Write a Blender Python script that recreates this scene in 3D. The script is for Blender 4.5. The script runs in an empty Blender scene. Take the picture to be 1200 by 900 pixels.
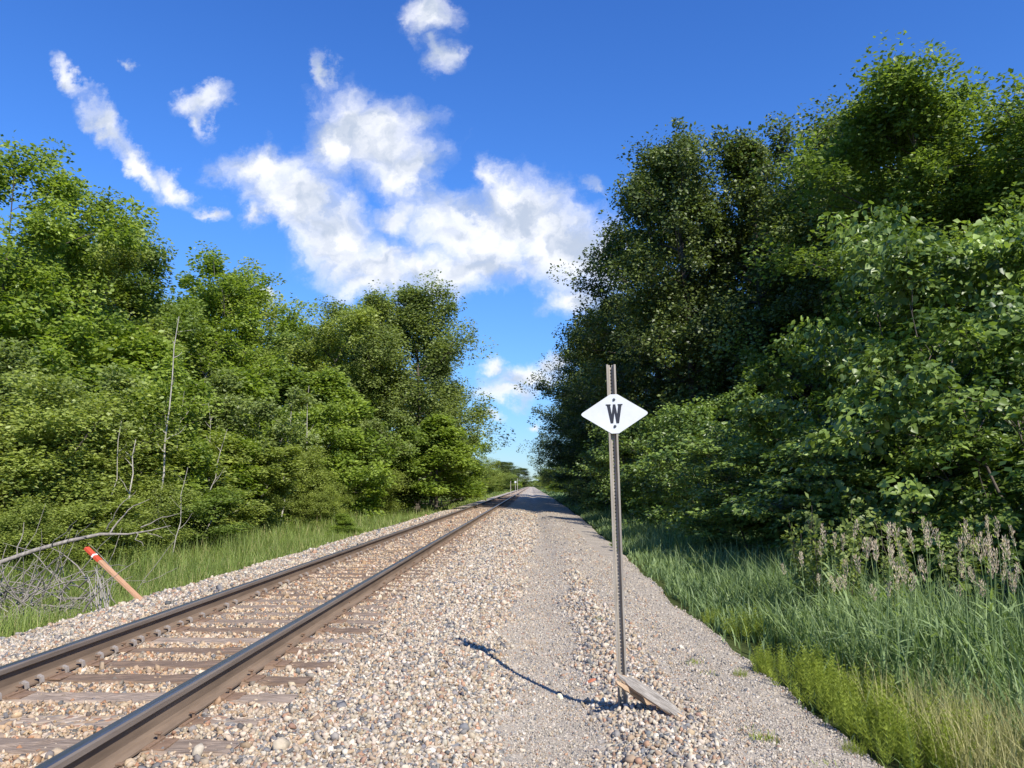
import bpy, bmesh, math, random
import numpy as np
from mathutils import Vector, Matrix, Euler

R = math.radians
scene = bpy.context.scene
COL = scene.collection

# ------------------------------------------------------------------ camera
CAM_H = 1.65
PITCH, YAW = math.atan(119 / 900), math.atan(23 / 908)
cam_d = bpy.data.cameras.new('camera')
cam = bpy.data.objects.new('camera', cam_d)
COL.objects.link(cam)
cam_d.sensor_width = 36
cam_d.lens = 27
cam_d.clip_end = 9000
cam.location = (0, 0, CAM_H)
cam.rotation_euler = (R(90) + PITCH, 0, YAW)
scene.camera = cam
CM = Euler(cam.rotation_euler).to_matrix()


def ray(px, py):
    """world direction of a pixel of the 1200x900 photograph, scaled so that y = 1"""
    d = CM @ Vector(((px - 600) / 900, (450 - py) / 900, -1))
    return d / d.y


def at(px, py, Y):
    d = ray(px, py)
    return Vector((d.x * Y, Y, CAM_H + d.z * Y))


# ------------------------------------------------------------------ light
SUN_AZ, SUN_EL = math.atan2(1.10, -1.70), R(44)
sun_dir = Vector((math.sin(SUN_AZ) * math.cos(SUN_EL), math.cos(SUN_AZ) * math.cos(SUN_EL), math.sin(SUN_EL)))
ld = bpy.data.lights.new('sun', 'SUN')
ld.energy = 3.9
ld.angle = R(0.5)
ld.color = (1.0, 0.955, 0.87)
lo = bpy.data.objects.new('sun', ld)
COL.objects.link(lo)
lo.rotation_euler = sun_dir.to_track_quat('Z', 'Y').to_euler()

scene.view_settings.view_transform = 'Standard'
scene.view_settings.look = 'None'
scene.view_settings.exposure = 0.98
scene.view_settings.gamma = 1
scene.render.engine = 'CYCLES'
scene.cycles.max_bounces = 6
scene.cycles.diffuse_bounces = 3
scene.cycles.transmission_bounces = 3
scene.cycles.glossy_bounces = 2
scene.cycles.sample_clamp_indirect = 4
scene.cycles.use_adaptive_sampling = True

# ------------------------------------------------------------------ world: sky with clouds
W = bpy.data.worlds.new('World')
scene.world = W
W.use_nodes = True
nt = W.node_tree
nt.nodes.clear()


def N(tree, typ, **kw):
    n = tree.nodes.new(typ)
    for k, v in kw.items():
        setattr(n, k, v)
    return n


def L(tree, a, b):
    tree.links.new(a, b)


def M_(tree, op, a, b=None, c=None, clamp=False):
    n = N(tree, 'ShaderNodeMath', operation=op, use_clamp=clamp)
    for i, v in enumerate((a, b, c)):
        if v is None:
            continue
        if isinstance(v, (int, float)):
            n.inputs[i].default_value = v
        else:
            L(tree, v, n.inputs[i])
    return n.outputs[0]


sky = N(nt, 'ShaderNodeTexSky', sky_type='NISHITA')
sky.sun_disc = False
sky.sun_elevation = SUN_EL
sky.sun_rotation = SUN_AZ
sky.altitude = 250
sky.air_density = 1.0
sky.dust_density = 0.15
sky.ozone_density = 3.0
tc = N(nt, 'ShaderNodeTexCoord')
sep = N(nt, 'ShaderNodeSeparateXYZ')
L(nt, tc.outputs['Generated'], sep.inputs[0])
yy = M_(nt, 'MAXIMUM', sep.outputs[1], 0.02)
u = M_(nt, 'DIVIDE', sep.outputs[0], yy)
v = M_(nt, 'DIVIDE', sep.outputs[2], yy)
uv = N(nt, 'ShaderNodeCombineXYZ')
L(nt, u, uv.inputs[0])
L(nt, v, uv.inputs[1])
CL = [  # px, py, rx, ry, clockwise angle, bias
    (80, 100, 42, 13, 42, .2), (122, 148, 44, 18, 48, .15), (165, 190, 44, 15, 42, .12), (212, 212, 42, 15, 35, .15), (256, 246, 24, 10, 30, .3),
    (240, 120, 42, 18, -8, .22), (236, 140, 14, 28, 0, .3),
    (382, 88, 16, 34, -10, .25), (440, 160, 72, 50, 25, 0), (392, 168, 46, 50, 0, .1), (312, 194, 58, 24, 0, .05), (345, 232, 62, 42, 40, 0),
    (395, 275, 66, 48, 45, 0), (446, 308, 62, 40, 30, 0), (480, 195, 36, 48, 0, .12), (432, 330, 46, 22, 0, .1),
    (560, 275, 82, 50, 20, 0), (610, 255, 66, 42, 15, 0), (645, 285, 76, 52, 30, 0), (545, 315, 86, 32, 0, .05), (702, 298, 44, 52, 0, .1),
    (672, 348, 50, 28, 0, .2), (574, 208, 20, 26, 0, .28), (500, 312, 40, 32, 0, .12), (470, 250, 30, 30, 0, .35),
    (505, 22, 42, 34, 15, .25), (522, 62, 30, 26, 15, .3), (300, 256, 16, 24, 0, .22),
    (622, 444, 48, 20, -12, .1), (590, 466, 42, 15, 0, .18), (655, 424, 26, 12, -30, .2), (578, 430, 18, 12, 0, .25), (572, 492, 18, 7, 0, .3),
    (626, 500, 16, 6, 0, .35), (608, 452, 40, 18, 0, .2), (304, 337, 20, 10, 20, .1), (690, 222, 30, 12, 30, .52), (145, 72, 22, 12, 40, .56),
]
nz = N(nt, 'ShaderNodeTexNoise')
nz.inputs['Scale'].default_value = 9
nz.inputs['Detail'].default_value = 8
nz.inputs['Roughness'].default_value = 0.62
L(nt, uv.outputs[0], nz.inputs['Vector'])
wv = N(nt, 'ShaderNodeVectorMath', operation='SUBTRACT')
L(nt, nz.outputs['Color'], wv.inputs[0])
wv.inputs[1].default_value = (.5, .5, .5)
wv2 = N(nt, 'ShaderNodeVectorMath', operation='MULTIPLY_ADD')
L(nt, wv.outputs[0], wv2.inputs[0])
wv2.inputs[1].default_value = (.14, .11, 0)
L(nt, uv.outputs[0], wv2.inputs[2])
field = None
for (px, py, rx, ry, an, bi) in CL:
    d = ray(px, py)
    mp = N(nt, 'ShaderNodeMapping', vector_type='TEXTURE')
    mp.inputs['Location'].default_value = (d.x, d.z, 0)
    mp.inputs['Rotation'].default_value = (0, 0, -R(an))
    mp.inputs['Scale'].default_value = (rx * 1.24 / 880, ry * 1.24 / 880, 1)
    L(nt, wv2.outputs[0], mp.inputs['Vector'])
    ln = N(nt, 'ShaderNodeVectorMath', operation='LENGTH')
    L(nt, mp.outputs[0], ln.inputs[0])
    s = M_(nt, 'ADD', ln.outputs['Value'], bi)
    field = s if field is None else M_(nt, 'SMOOTH_MIN', field, s, 0.18)
nf = N(nt, 'ShaderNodeTexNoise')
nf.inputs['Scale'].default_value = 17
nf.inputs['Detail'].default_value = 8
nf.inputs['Roughness'].default_value = 0.6
L(nt, wv2.outputs[0], nf.inputs['Vector'])
dens = M_(nt, 'SUBTRACT', 1.0, field)
dens = M_(nt, 'MULTIPLY_ADD', M_(nt, 'SUBTRACT', nf.outputs[0], .5), 1.25, dens)
alpha = N(nt, 'ShaderNodeMapRange', interpolation_type='SMOOTHSTEP')
alpha.inputs['From Min'].default_value = -0.2
alpha.inputs['From Max'].default_value = 0.74
L(nt, dens, alpha.inputs['Value'])
# cloud body: thick parts vary between bright sunlit tops and greyer hollows
def relief(off):
    q = N(nt, 'ShaderNodeVectorMath', operation='ADD')
    L(nt, wv2.outputs[0], q.inputs[0])
    q.inputs[1].default_value = off
    n = N(nt, 'ShaderNodeTexNoise')
    n.inputs['Scale'].default_value = 12
    n.inputs['Detail'].default_value = 5
    n.inputs['Roughness'].default_value = .5
    L(nt, q.outputs[0], n.inputs['Vector'])
    return n.outputs[0]


body = N(nt, 'ShaderNodeMapRange', interpolation_type='SMOOTHSTEP')
body.inputs['From Min'].default_value = -0.11
body.inputs['From Max'].default_value = 0.16
L(nt, M_(nt, 'SUBTRACT', relief((.012, .022, 0)), relief((0, 0, 0))), body.inputs['Value'])
ccol = N(nt, 'ShaderNodeMix', data_type='RGBA')
ccol.inputs[6].default_value = (4.6, 4.65, 4.8, 1)
ccol.inputs[7].default_value = (2.45, 2.8, 3.4, 1)
L(nt, body.outputs[0], ccol.inputs[0])
# the blue of the photograph: clear polarised June sky
tint = N(nt, 'ShaderNodeMix', data_type='RGBA', blend_type='MULTIPLY')
tint.inputs[0].default_value = 1
L(nt, sky.outputs[0], tint.inputs[6])
tr_ = N(nt, 'ShaderNodeValToRGB')
tr_.color_ramp.elements[0].position = 0.0
tr_.color_ramp.elements[0].color = (.30, .39, .52, 1)
tr_.color_ramp.elements[1].position = .62
tr_.color_ramp.elements[1].color = (.24, .50, .94, 1)
e_ = tr_.color_ramp.elements.new(.16); e_.color = (.33, .52, .78, 1)
e_ = tr_.color_ramp.elements.new(.34); e_.color = (.30, .57, .95, 1)
L(nt, sep.outputs[2], tr_.inputs[0])
L(nt, tr_.outputs[0], tint.inputs[7])
am = M_(nt, 'MULTIPLY', alpha.outputs[0], 0.95)
front = M_(nt, 'GREATER_THAN', sep.outputs[1], 0.05)
am = M_(nt, 'MULTIPLY', am, front)
mix = N(nt, 'ShaderNodeMix', data_type='RGBA')
L(nt, am, mix.inputs[0])
L(nt, tint.outputs[2], mix.inputs[6])
L(nt, ccol.outputs[2], mix.inputs[7])
bg = N(nt, 'ShaderNodeBackground')
bg.inputs['Strength'].default_value = 0.12
L(nt, mix.outputs[2], bg.inputs['Color'])
wo = N(nt, 'ShaderNodeOutputWorld')
L(nt, bg.outputs[0], wo.inputs[0])


# ------------------------------------------------------------------ helpers
def tag(o, label=None, cat=None, group=None, kind=None):
    if label: o['label'] = label
    if cat: o['category'] = cat
    if group: o['group'] = group
    if kind: o['kind'] = kind
    return o


def empty(name, loc=(0, 0, 0)):
    o = bpy.data.objects.new(name, None)
    o.empty_display_size = .1
    o.location = loc
    COL.objects.link(o)
    return o


def np_mesh(name, V, F, mat, tint=None, smooth=False):
    V = np.ascontiguousarray(V, dtype=np.float32)
    F = np.ascontiguousarray(F, dtype=np.int32)
    me = bpy.data.meshes.new(name)
    k = F.shape[1]
    me.vertices.add(len(V))
    me.vertices.foreach_set('co', V.ravel())
    me.loops.add(F.size)
    me.loops.foreach_set('vertex_index', F.ravel())
    me.polygons.add(len(F))
    me.polygons.foreach_set('loop_start', np.arange(0, F.size, k, dtype=np.int32))
    me.polygons.foreach_set('loop_total', np.full(len(F), k, dtype=np.int32))
    if smooth:
        me.polygons.foreach_set('use_smooth', np.ones(len(F), dtype=bool))
    me.update(calc_edges=True)
    if tint is not None:
        a = me.attributes.new('tint', 'FLOAT_COLOR', 'POINT')
        t = np.ones((len(V), 4), dtype=np.float32)
        t[:, :tint.shape[1]] = tint
        a.data.foreach_set('color', t.ravel())
    me.materials.append(mat)
    return me


def link(name, me, parent=None):
    o = bpy.data.objects.new(name, me)
    COL.objects.link(o)
    if parent: o.parent = parent
    return o


def bm_obj(name, bm, mats, parent=None, smooth=False, loc=None):
    me = bpy.data.meshes.new(name)
    bmesh.ops.recalc_face_normals(bm, faces=bm.faces)
    bm.to_mesh(me)
    bm.free()
    for m in (mats if isinstance(mats, (list, tuple)) else [mats]):
        me.materials.append(m)
    if smooth:
        for p in me.polygons: p.use_smooth = True
    o = link(name, me, parent)
    if loc: o.location = loc
    return o


def copy_tree(o, parent=None):
    c = o.copy()
    COL.objects.link(c)
    c.parent = parent
    for ch in list(o.children):
        copy_tree(ch, c)
    return c


def wob(x, y, s=1.0, seed=0.0):
    """cheap smooth noise on arrays, about -1..1"""
    x = np.asarray(x, dtype=float) * s + seed * 1.7
    y = np.asarray(y, dtype=float) * s - seed * 2.3
    return (np.sin(x * 1.3 + 1.9 * np.sin(y * .7 + seed)) + np.sin(y * 1.7 + 1.3 * np.sin(x * .9)) + np.sin(x * 2.9 + y * 2.1) * .5 + np.sin(y * 3.7 - x * 1.9) * .5) / 3


GX = np.array([-4000, -60, -20, -9.5, -7.2, -5.9, -5.35, -4.5, -1.75, -1.2, -.6, -.15, .2, .45, .7, 1.1, 1.5, 2.0, 3.0, 5.0, 8, 60, 4000])
GZ = np.array([-.4, -.4, -.55, -.62, -.55, -.12, .10, .165, .165, .155, .14, .03, -.03, .0, .085, .08, .04, .0, -.12, -.28, -.4, -.35, -.4])


def gz(x, y):
    x = np.asarray(x, dtype=float)
    y = np.asarray(y, dtype=float)
    # smooth the corners by averaging three lookups
    z = (np.interp(x - .12, GX, GZ) + np.interp(x, GX, GZ) + np.interp(x + .12, GX, GZ)) / 3
    near = np.clip(1 - np.abs(x) / 30, 0, 1)
    tr = ((x > -5) & (x < -1.5))
    amp = np.where(tr, .008, .022)
    z = z + amp * wob(x, y, 1.6, 1) * near + .05 * wob(x, y, .2, 3) * np.where(x > 2.5, 1, 0) + .05 * wob(x, y, .2, 4) * np.where(x < -6.5, 1, 0)
    return z


def path_x(y):
    """centre line of the worn footpath"""
    return np.interp(y, [0, 4, 6, 9, 18, 30, 60, 150], [.12, .12, .16, .1, .36, .8, 1.0, 1.0])


def coarse_w(x, y):
    """0..1: how much coarse ballast lies there (the rest is fine gravel)"""
    x = np.asarray(x, float); y = np.asarray(y, float)
    pw = np.interp(y, [0, 6, 18, 40], [.17, .16, .24, .4])
    p = np.clip((np.abs(x - path_x(y) + (.13 * wob(x, y, 1.2, 9) + .08 * wob(x, y, 5, 2))) - pw) / .3, 0, 1)
    e = np.interp(y, [0, 4, 8, 14, 24, 60], [1.2, 1.15, 1.1, .9, .7, .6]) + .12 * wob(x, y, .9, 5)
    s = np.clip((e - x) / .45 + .5, 0, 1)
    left_pass = np.where(x < path_x(y), 1, s)
    return p * left_pass


def edge_x(y):
    """right edge of the gravel"""
    y = np.asarray(y, float)
    return np.interp(y, [0, 4, 8, 11, 20, 44, 100], [2.03, 2.06, 2.10, 2.02, 2.25, 2.7, 3.0]) + .09 * wob(y, y * .3, 1.7, 2)


# ------------------------------------------------------------------ materials
def new_mat(name):
    m = bpy.data.materials.new(name)
    m.use_nodes = True
    t = m.node_tree
    b = t.nodes['Principled BSDF']
    return m, t, b


def ramp(t, stops, interp='LINEAR'):
    r = N(t, 'ShaderNodeValToRGB')
    r.color_ramp.interpolation = interp
    e = r.color_ramp.elements
    while len(e) < len(stops): e.new(0.5)
    for el, (p, c) in zip(e, stops):
        el.position = p
        el.color = (*c, 1)
    return r


def coords(t, kind='Object'):
    return N(t, 'ShaderNodeTexCoord').outputs[kind]


def noise(t, vec, scale, detail=4, rough=.5):
    n = N(t, 'ShaderNodeTexNoise')
    n.inputs['Scale'].default_value = scale
    n.inputs['Detail'].default_value = detail
    n.inputs['Roughness'].default_value = rough
    if vec is not None: L(t, vec, n.inputs['Vector'])
    return n


def bump(t, b, h, strength=.5, dist=.01):
    n = N(t, 'ShaderNodeBump')
    n.inputs['Strength'].default_value = strength
    n.inputs['Distance'].default_value = dist
    L(t, h, n.inputs['Height'])
    L(t, n.outputs[0], b.inputs['Normal'])


def leaf_mat(name, dark, light, trans=.35, rough=.45, spec=.35):
    """two greens mixed per leaf by the 'tint' attribute; part of the light comes through the leaf"""
    m, t, b = new_mat(name)
    at_ = N(t, 'ShaderNodeAttribute', attribute_name='tint')
    sp = N(t, 'ShaderNodeSeparateColor')
    L(t, at_.outputs['Color'], sp.inputs[0])
    r = ramp(t, [(0, dark), (1, light)])
    L(t, sp.outputs[0], r.inputs[0])
    L(t, r.outputs[0], b.inputs['Base Color'])
    b.inputs['Roughness'].default_value = rough
    b.inputs['Specular IOR Level'].default_value = spec
    tr = N(t, 'ShaderNodeBsdfTranslucent')
    hs = N(t, 'ShaderNodeMix', data_type='RGBA', blend_type='MULTIPLY')
    hs.inputs[0].default_value = 1
    L(t, r.outputs[0], hs.inputs[6])
    hs.inputs[7].default_value = (1.25, 1.3, .55, 1)
    L(t, hs.outputs[2], tr.inputs[0])
    mx = N(t, 'ShaderNodeMixShader')
    mx.inputs[0].default_value = trans
    L(t, b.outputs[0], mx.inputs[1])
    L(t, tr.outputs[0], mx.inputs[2])
    L(t, mx.outputs[0], t.nodes['Material Output'].inputs[0])
    return m


def bark_mat(name, c1, c2, scale=14):
    m, t, b = new_mat(name)
    v = coords(t)
    mp = N(t, 'ShaderNodeMapping')
    mp.inputs['Scale'].default_value = (1, 1, .25)
    L(t, v, mp.inputs[0])
    n = noise(t, mp.outputs[0], scale, 6, .65)
    r = ramp(t, [(.3, c1), (.7, c2)])
    L(t, n.outputs[0], r.inputs[0])
    L(t, r.outputs[0], b.inputs['Base Color'])
    b.inputs['Roughness'].default_value = .9
    bump(t, b, n.outputs[0], .8, .02)
    return m


def tint_mat(name, rough=.85, spec=.3, bscale=60, bstr=.3):
    m, t, b = new_mat(name)
    a = N(t, 'ShaderNodeAttribute', attribute_name='tint')
    n = noise(t, coords(t), bscale, 4, .6)
    r = ramp(t, [(.25, (.72, .72, .72)), (.75, (1.12, 1.12, 1.12))])
    L(t, n.outputs[0], r.inputs[0])
    mx = N(t, 'ShaderNodeMix', data_type='RGBA', blend_type='MULTIPLY')
    mx.inputs[0].default_value = 1
    L(t, a.outputs['Color'], mx.inputs[6])
    L(t, r.outputs[0], mx.inputs[7])
    L(t, mx.outputs[2], b.inputs['Base Color'])
    b.inputs['Roughness'].default_value = rough
    b.inputs['Specular IOR Level'].default_value = spec
    bump(t, b, n.outputs[0], bstr, .004)
    return m


M = {}
M['stone'] = tint_mat('crushed_stone', .8, .3, 45)
M['leaf_mid'] = leaf_mat('leaf_mid_green', (.095, .145, .028), (.285, .370, .075), .45)
M['leaf_olive'] = leaf_mat('leaf_olive', (.160, .205, .040), (.375, .430, .095), .42)
M['leaf_bright'] = leaf_mat('leaf_bright', (.125, .190, .026), (.345, .43, .070), .48)
M['leaf_grey'] = leaf_mat('leaf_grey_green', (.125, .165, .045), (.300, .360, .100), .44)
M['leaf_oak'] = leaf_mat('leaf_oak', (.044, .066, .016), (.185, .235, .056), .32, .45, .4)
M['leaf_linden'] = leaf_mat('leaf_linden', (.045, .088, .016), (.30, .40, .085), .34, .42, .5)
M['blade'] = leaf_mat('grass_blade', (.115, .165, .036), (.29, .36, .085), .4, .5, .3)
M['blade_blue'] = leaf_mat('grass_blade_bluish', (.090, .145, .055), (.30, .39, .160), .40, .5, .3)
M['dry'] = leaf_mat('dry_grass', (.26, .24, .09), (.48, .44, .20), .25, .6, .2)
M['horsetail'] = leaf_mat('horsetail_green', (.17, .215, .030), (.36, .42, .070), .42, .6, .2)
M['seed'] = leaf_mat('seed_head', (.40, .32, .23), (.74, .60, .47), .25, .7, .1)
M['bark'] = bark_mat('bark_brown', (.035, .028, .022), (.13, .105, .08))
M['bark_pale'] = bark_mat('bark_pale', (.20, .18, .15), (.46, .42, .36), 20)
M['bark_dead'] = bark_mat('bark_dead_grey', (.13, .112, .092), (.33, .29, .245), 24)

# soil under the plants
m, t, b = new_mat('soil')
n1 = noise(t, coords(t), .5, 6, .6)
n2 = noise(t, coords(t), 9, 6, .7)
r1 = ramp(t, [(.3, (.040, .055, .018)), (.55, (.060, .075, .025)), (.75, (.10, .085, .05))])
mxn = M_(t, 'MULTIPLY_ADD', n2.outputs[0], .5, M_(t, 'MULTIPLY', n1.outputs[0], .5))
L(t, mxn, r1.inputs[0])
L(t, r1.outputs[0], b.inputs['Base Color'])
b.inputs['Roughness'].default_value = 1
b.inputs['Specular IOR Level'].default_value = 0
bump(t, b, n2.outputs[0], .7, .05)
M['soil'] = m

STONE_COLS = np.array([(.46, .405, .325), (.38, .325, .25), (.54, .495, .42), (.32, .245, .17), (.235, .225, .21), (.165, .17, .18), (.10, .103, .108), (.36, .225, .15), (.39, .305, .205), (.28, .185, .135)])
STONE_P = np.array([.23, .18, .12, .11, .11, .08, .035, .045, .065, .025])
STONE_P = STONE_P / STONE_P.sum()

# gravel bed: fine grit where it is worn, broken stone elsewhere
m, t, b = new_mat('gravel')
v = coords(t)
vo = N(t, 'ShaderNodeTexVoronoi')
vo.inputs['Scale'].default_value = 24
L(t, v, vo.inputs['Vector'])
sc_ = N(t, 'ShaderNodeSeparateColor')
L(t, vo.outputs['Color'], sc_.inputs[0])
acc = np.cumsum(STONE_P)
order = [2, 0, 1, 8, 3, 7, 9, 4, 5, 6]
st, p = [], 0
for i in order:
    st.append((min(p, 1), tuple(STONE_COLS[i]))); p += STONE_P[i]
rc = ramp(t, st, 'CONSTANT')
L(t, sc_.outputs[0], rc.inputs[0])
vf = N(t, 'ShaderNodeTexVoronoi')
vf.inputs['Scale'].default_value = 95
L(t, v, vf.inputs['Vector'])
sf = N(t, 'ShaderNodeSeparateColor')
L(t, vf.outputs['Color'], sf.inputs[0])
rf = ramp(t, [(0, (.17, .145, .115)), (.35, (.28, .24, .19)), (.7, (.36, .31, .25)), (1, (.45, .40, .33))])
L(t, sf.outputs[0], rf.inputs[0])
zn = N(t, 'ShaderNodeAttribute', attribute_name='tint')
zs = N(t, 'ShaderNodeSeparateColor')
L(t, zn.outputs['Color'], zs.inputs[0])
mg = N(t, 'ShaderNodeMix', data_type='RGBA')
L(t, zs.outputs[0], mg.inputs[0])
L(t, rf.outputs[0], mg.inputs[6])
L(t, rc.outputs[0], mg.inputs[7])
nl = noise(t, v, 1.1, 5, .6)
rl = ramp(t, [(.3, (.80, .78, .75)), (.7, (1.08, 1.06, 1.03))])
L(t, nl.outputs[0], rl.inputs[0])
mm = N(t, 'ShaderNodeMix', data_type='RGBA', blend_type='MULTIPLY')
mm.inputs[0].default_value = 1
L(t, mg.outputs[2], mm.inputs[6])
L(t, rl.outputs[0], mm.inputs[7])
# rust and brake dust stain the stones between the rails
rust = N(t, 'ShaderNodeMix', data_type='RGBA', blend_type='MULTIPLY')
L(t, M_(t, 'MULTIPLY', zs.outputs[1], noise(t, v, 3, 4).outputs[0]), rust.inputs[0])
L(t, mm.outputs[2], rust.inputs[6])
rust.inputs[7].default_value = (.86, .66, .48, 1)
L(t, rust.outputs[2], b.inputs['Base Color'])
b.inputs['Roughness'].default_value = .95
hh = N(t, 'ShaderNodeMix', data_type='FLOAT')
L(t, zs.outputs[0], hh.inputs[0])
L(t, M_(t, 'MULTIPLY', vf.outputs['Distance'], -.25), hh.inputs[2])
L(t, M_(t, 'MULTIPLY', vo.outputs['Distance'], -1.0), hh.inputs[3])
bump(t, b, hh.outputs[0], .7, .015)
M['gravel'] = m


def simple(name, col, rough=.6, metal=0, nscale=0, c2=None, bstr=.2, stretch=None, spec=.5):
    m, t, b = new_mat(name)
    b.inputs['Roughness'].default_value = rough
    b.inputs['Metallic'].default_value = metal
    b.inputs['Specular IOR Level'].default_value = spec
    if nscale:
        v = coords(t)
        if stretch:
            mp = N(t, 'ShaderNodeMapping')
            mp.inputs['Scale'].default_value = stretch
            L(t, v, mp.inputs[0])
            v = mp.outputs[0]
        n = noise(t, v, nscale, 7, .65)
        r = ramp(t, [(.3, col), (.7, c2)])
        L(t, n.outputs[0], r.inputs[0])
        L(t, r.outputs[0], b.inputs['Base Color'])
        if bstr: bump(t, b, n.outputs[0], bstr, .006)
    else:
        b.inputs['Base Color'].default_value = (*col, 1)
    return m


M['rail_side'] = simple('rail_rust', (.115, .080, .054), .85, 0, 11, (.225, .16, .11), .25, (1, .12, 1), .3)
M['rail_head_side'] = simple('rail_head_worn', (.16, .125, .10), .55, .3, 14, (.26, .215, .18), .1, (1, .08, 1))
M['rail_top'] = simple('rail_polished', (.10, .112, .13), .34, .7, 20, (.17, .19, .22), .05, (1, .05, 1))
M['rust'] = simple('rusty_plate', (.115, .070, .042), .85, 0, 18, (.25, .155, .095), .4)
M['anchor'] = simple('anchor_steel', (.20, .165, .135), .65, .15, 40, (.40, .35, .305), .3)
M['tie_grey'] = simple('tie_wood_grey', (.07, .045, .03), .95, 0, 7, (.33, .25, .185), .9, (.6, 9, 9))
M['tie_brown'] = simple('tie_wood_brown', (.055, .033, .02), .95, 0, 7, (.26, .175, .115), .9, (.6, 9, 9))
M['tie_pale'] = simple('tie_wood_pale', (.11, .075, .05), .95, 0, 7, (.40, .31, .235), .9, (.6, 9, 9))
M['sign'] = simple('sign_white', (.50, .505, .50), .45, 0, 5, (.60, .61, .615), .02)
M['black'] = simple('sign_black', (.012, .013, .02), .5)
M['bolt'] = simple('bolt', (.12, .12, .12), .4, .8)
M['galv'] = simple('galvanised_post', (.20, .17, .135), .6, .25, 24, (.38, .335, .275), .15, (1, 1, .15))
M['plank'] = simple('weathered_plank', (.09, .075, .06), .95, 0, 14, (.38, .34, .29), .8, (9, .7, 9))
M['plank_raw'] = simple('split_wood', (.28, .17, .09), .95, 0, 9, (.50, .36, .23), .8, (9, .7, 9))
M['orange'] = simple('orange_paint', (.42, .048, .018), .7, 0, 14, (.60, .085, .028), .2)
M['white'] = simple('white_tape', (.80, .80, .78), .5)
M['stakewood'] = simple('stake_wood', (.33, .17, .09), .85, 0, 10, (.52, .30, .17), .5, (9, 9, .8))
M['brick'] = simple('red_stone', (.24, .07, .035), .9, 0, 24, (.42, .15, .08), .6)
M['chip'] = simple('wood_chip', (.20, .15, .10), .95, 0, 12, (.42, .34, .26), .6, (.7, 9, 9))
M['yellow_stone'] = simple('cream_stone', (.70, .62, .36), .9, 0, 20, (.78, .72, .50), .4)
M['white_stone'] = simple('white_stone', (.72, .70, .66), .8, 0, 20, (.82, .80, .77), .3)

# ------------------------------------------------------------------ ground and gravel sheets
def sheet(name, xs, ys, zfun, mat, tintfun=None):
    X, Y = np.meshgrid(xs, ys)
    V = np.stack([X, Y, zfun(X, Y)], -1).reshape(-1, 3)
    nx, ny = len(xs), len(ys)
    i = np.arange(nx * ny).reshape(ny, nx)
    F = np.stack([i[:-1, :-1], i[:-1, 1:], i[1:, 1:], i[1:, :-1]], -1).reshape(-1, 4)
    tn = tintfun(X, Y).reshape(-1, 3) if tintfun else None
    return link(name, np_mesh(name, V, F, mat, tn, True))


xs = np.concatenate([[-4000, -1500, -500, -200, -100, -60, -40, -28], np.arange(-22, -7.5, .8), np.arange(-7.5, 4, .22), np.arange(4, 14, .8), [16, 20, 28, 40, 60, 100, 200, 500, 1500, 4000]])
ys = np.concatenate([[-300, -60, -20, -8, -3], np.arange(0, 30, .4), np.arange(30, 80, 1.6), [85, 95, 110, 130, 160, 200, 260, 350, 500, 700, 1000, 1600, 3000, 6000]])
ground = sheet('ground', xs, ys, lambda x, y: gz(x, y) - .03, M['soil'])
tag(ground, kind='structure')

ys = np.concatenate([np.arange(-6, 16, .1), np.arange(16, 45, .3), np.arange(45, 120, 1.0), np.arange(120, 900, 12)])
ts = np.linspace(0, 1, 90)
Yg = ys[:, None] * np.ones((1, 90))
xl = -5.75 + .1 * wob(ys, ys * .4, 1.3, 6)
Xg = xl[:, None] + (edge_x(ys) - xl)[:, None] * ts[None, :]
Zg = gz(Xg, Yg) + .012 + .006 * wob(Xg, Yg, 14, 8)
Zg[:, 0] -= .06; Zg[:, -1] -= .025
i = np.arange(Xg.size).reshape(Xg.shape)
F = np.stack([i[:-1, :-1], i[:-1, 1:], i[1:, 1:], i[1:, :-1]], -1).reshape(-1, 4)
tn = np.stack([coarse_w(Xg, Yg), np.clip(1.4 - np.abs(Xg + 2.9) / 1.1, 0, 1), 0 * Xg], -1).reshape(-1, 3)
bed = link('gravel_bed', np_mesh('gravel_bed', np.stack([Xg, Yg, Zg], -1).reshape(-1, 3), F, M['gravel'], tn, True))
tag(bed, kind='structure')

# ------------------------------------------------------------------ the railway
RX = (-2.24, -3.745)
RAIL_TOP = .38
TIE_TOP = .196
prof = [(-.076, 0), (.076, 0), (.076, .012), (.020, .028), (.010, .045), (.009, .128), (.016, .138), (.036, .143), (.037, .172), (.031, .183), (.018, .1865), (-.018, .1865), (-.031, .183), (-.037, .172), (-.036, .143), (-.016, .138), (-.009, .128), (-.010, .045), (-.020, .028), (-.076, .012)]


def rail(x, label):
    root = empty('rail', (x, 0, RAIL_TOP - .1865))
    tag(root, label, 'rail', 'rails of the railway track')
    bm = bmesh.new()
    ys = [-4, 3, 6, 10, 15, 22, 30, 42, 60, 90, 140, 220, 340, 520, 900]
    rings = [[bm.verts.new((px, y, pz)) for px, pz in prof] for y in ys]
    n = len(prof)
    for a, b_ in zip(rings[:-1], rings[1:]):
        for k in range(n):
            f = bm.faces.new((a[k], a[(k + 1) % n], b_[(k + 1) % n], b_[k]))
            f.material_index = 2 if k in (9, 10, 11) else (1 if k in (7, 8, 12, 13) else 0)
    bm.faces.new(rings[0]); bm.faces.new(rings[-1])
    bm_obj('rail_bar', bm, [M['rail_side'], M['rail_head_side'], M['rail_top']], root)
    return root


rail_r = rail(RX[0], 'rusty brown steel rail with polished top, the one nearer the sign post')
rail_l = rail(RX[1], 'rusty brown steel rail with polished top, beside the left verge')


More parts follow.
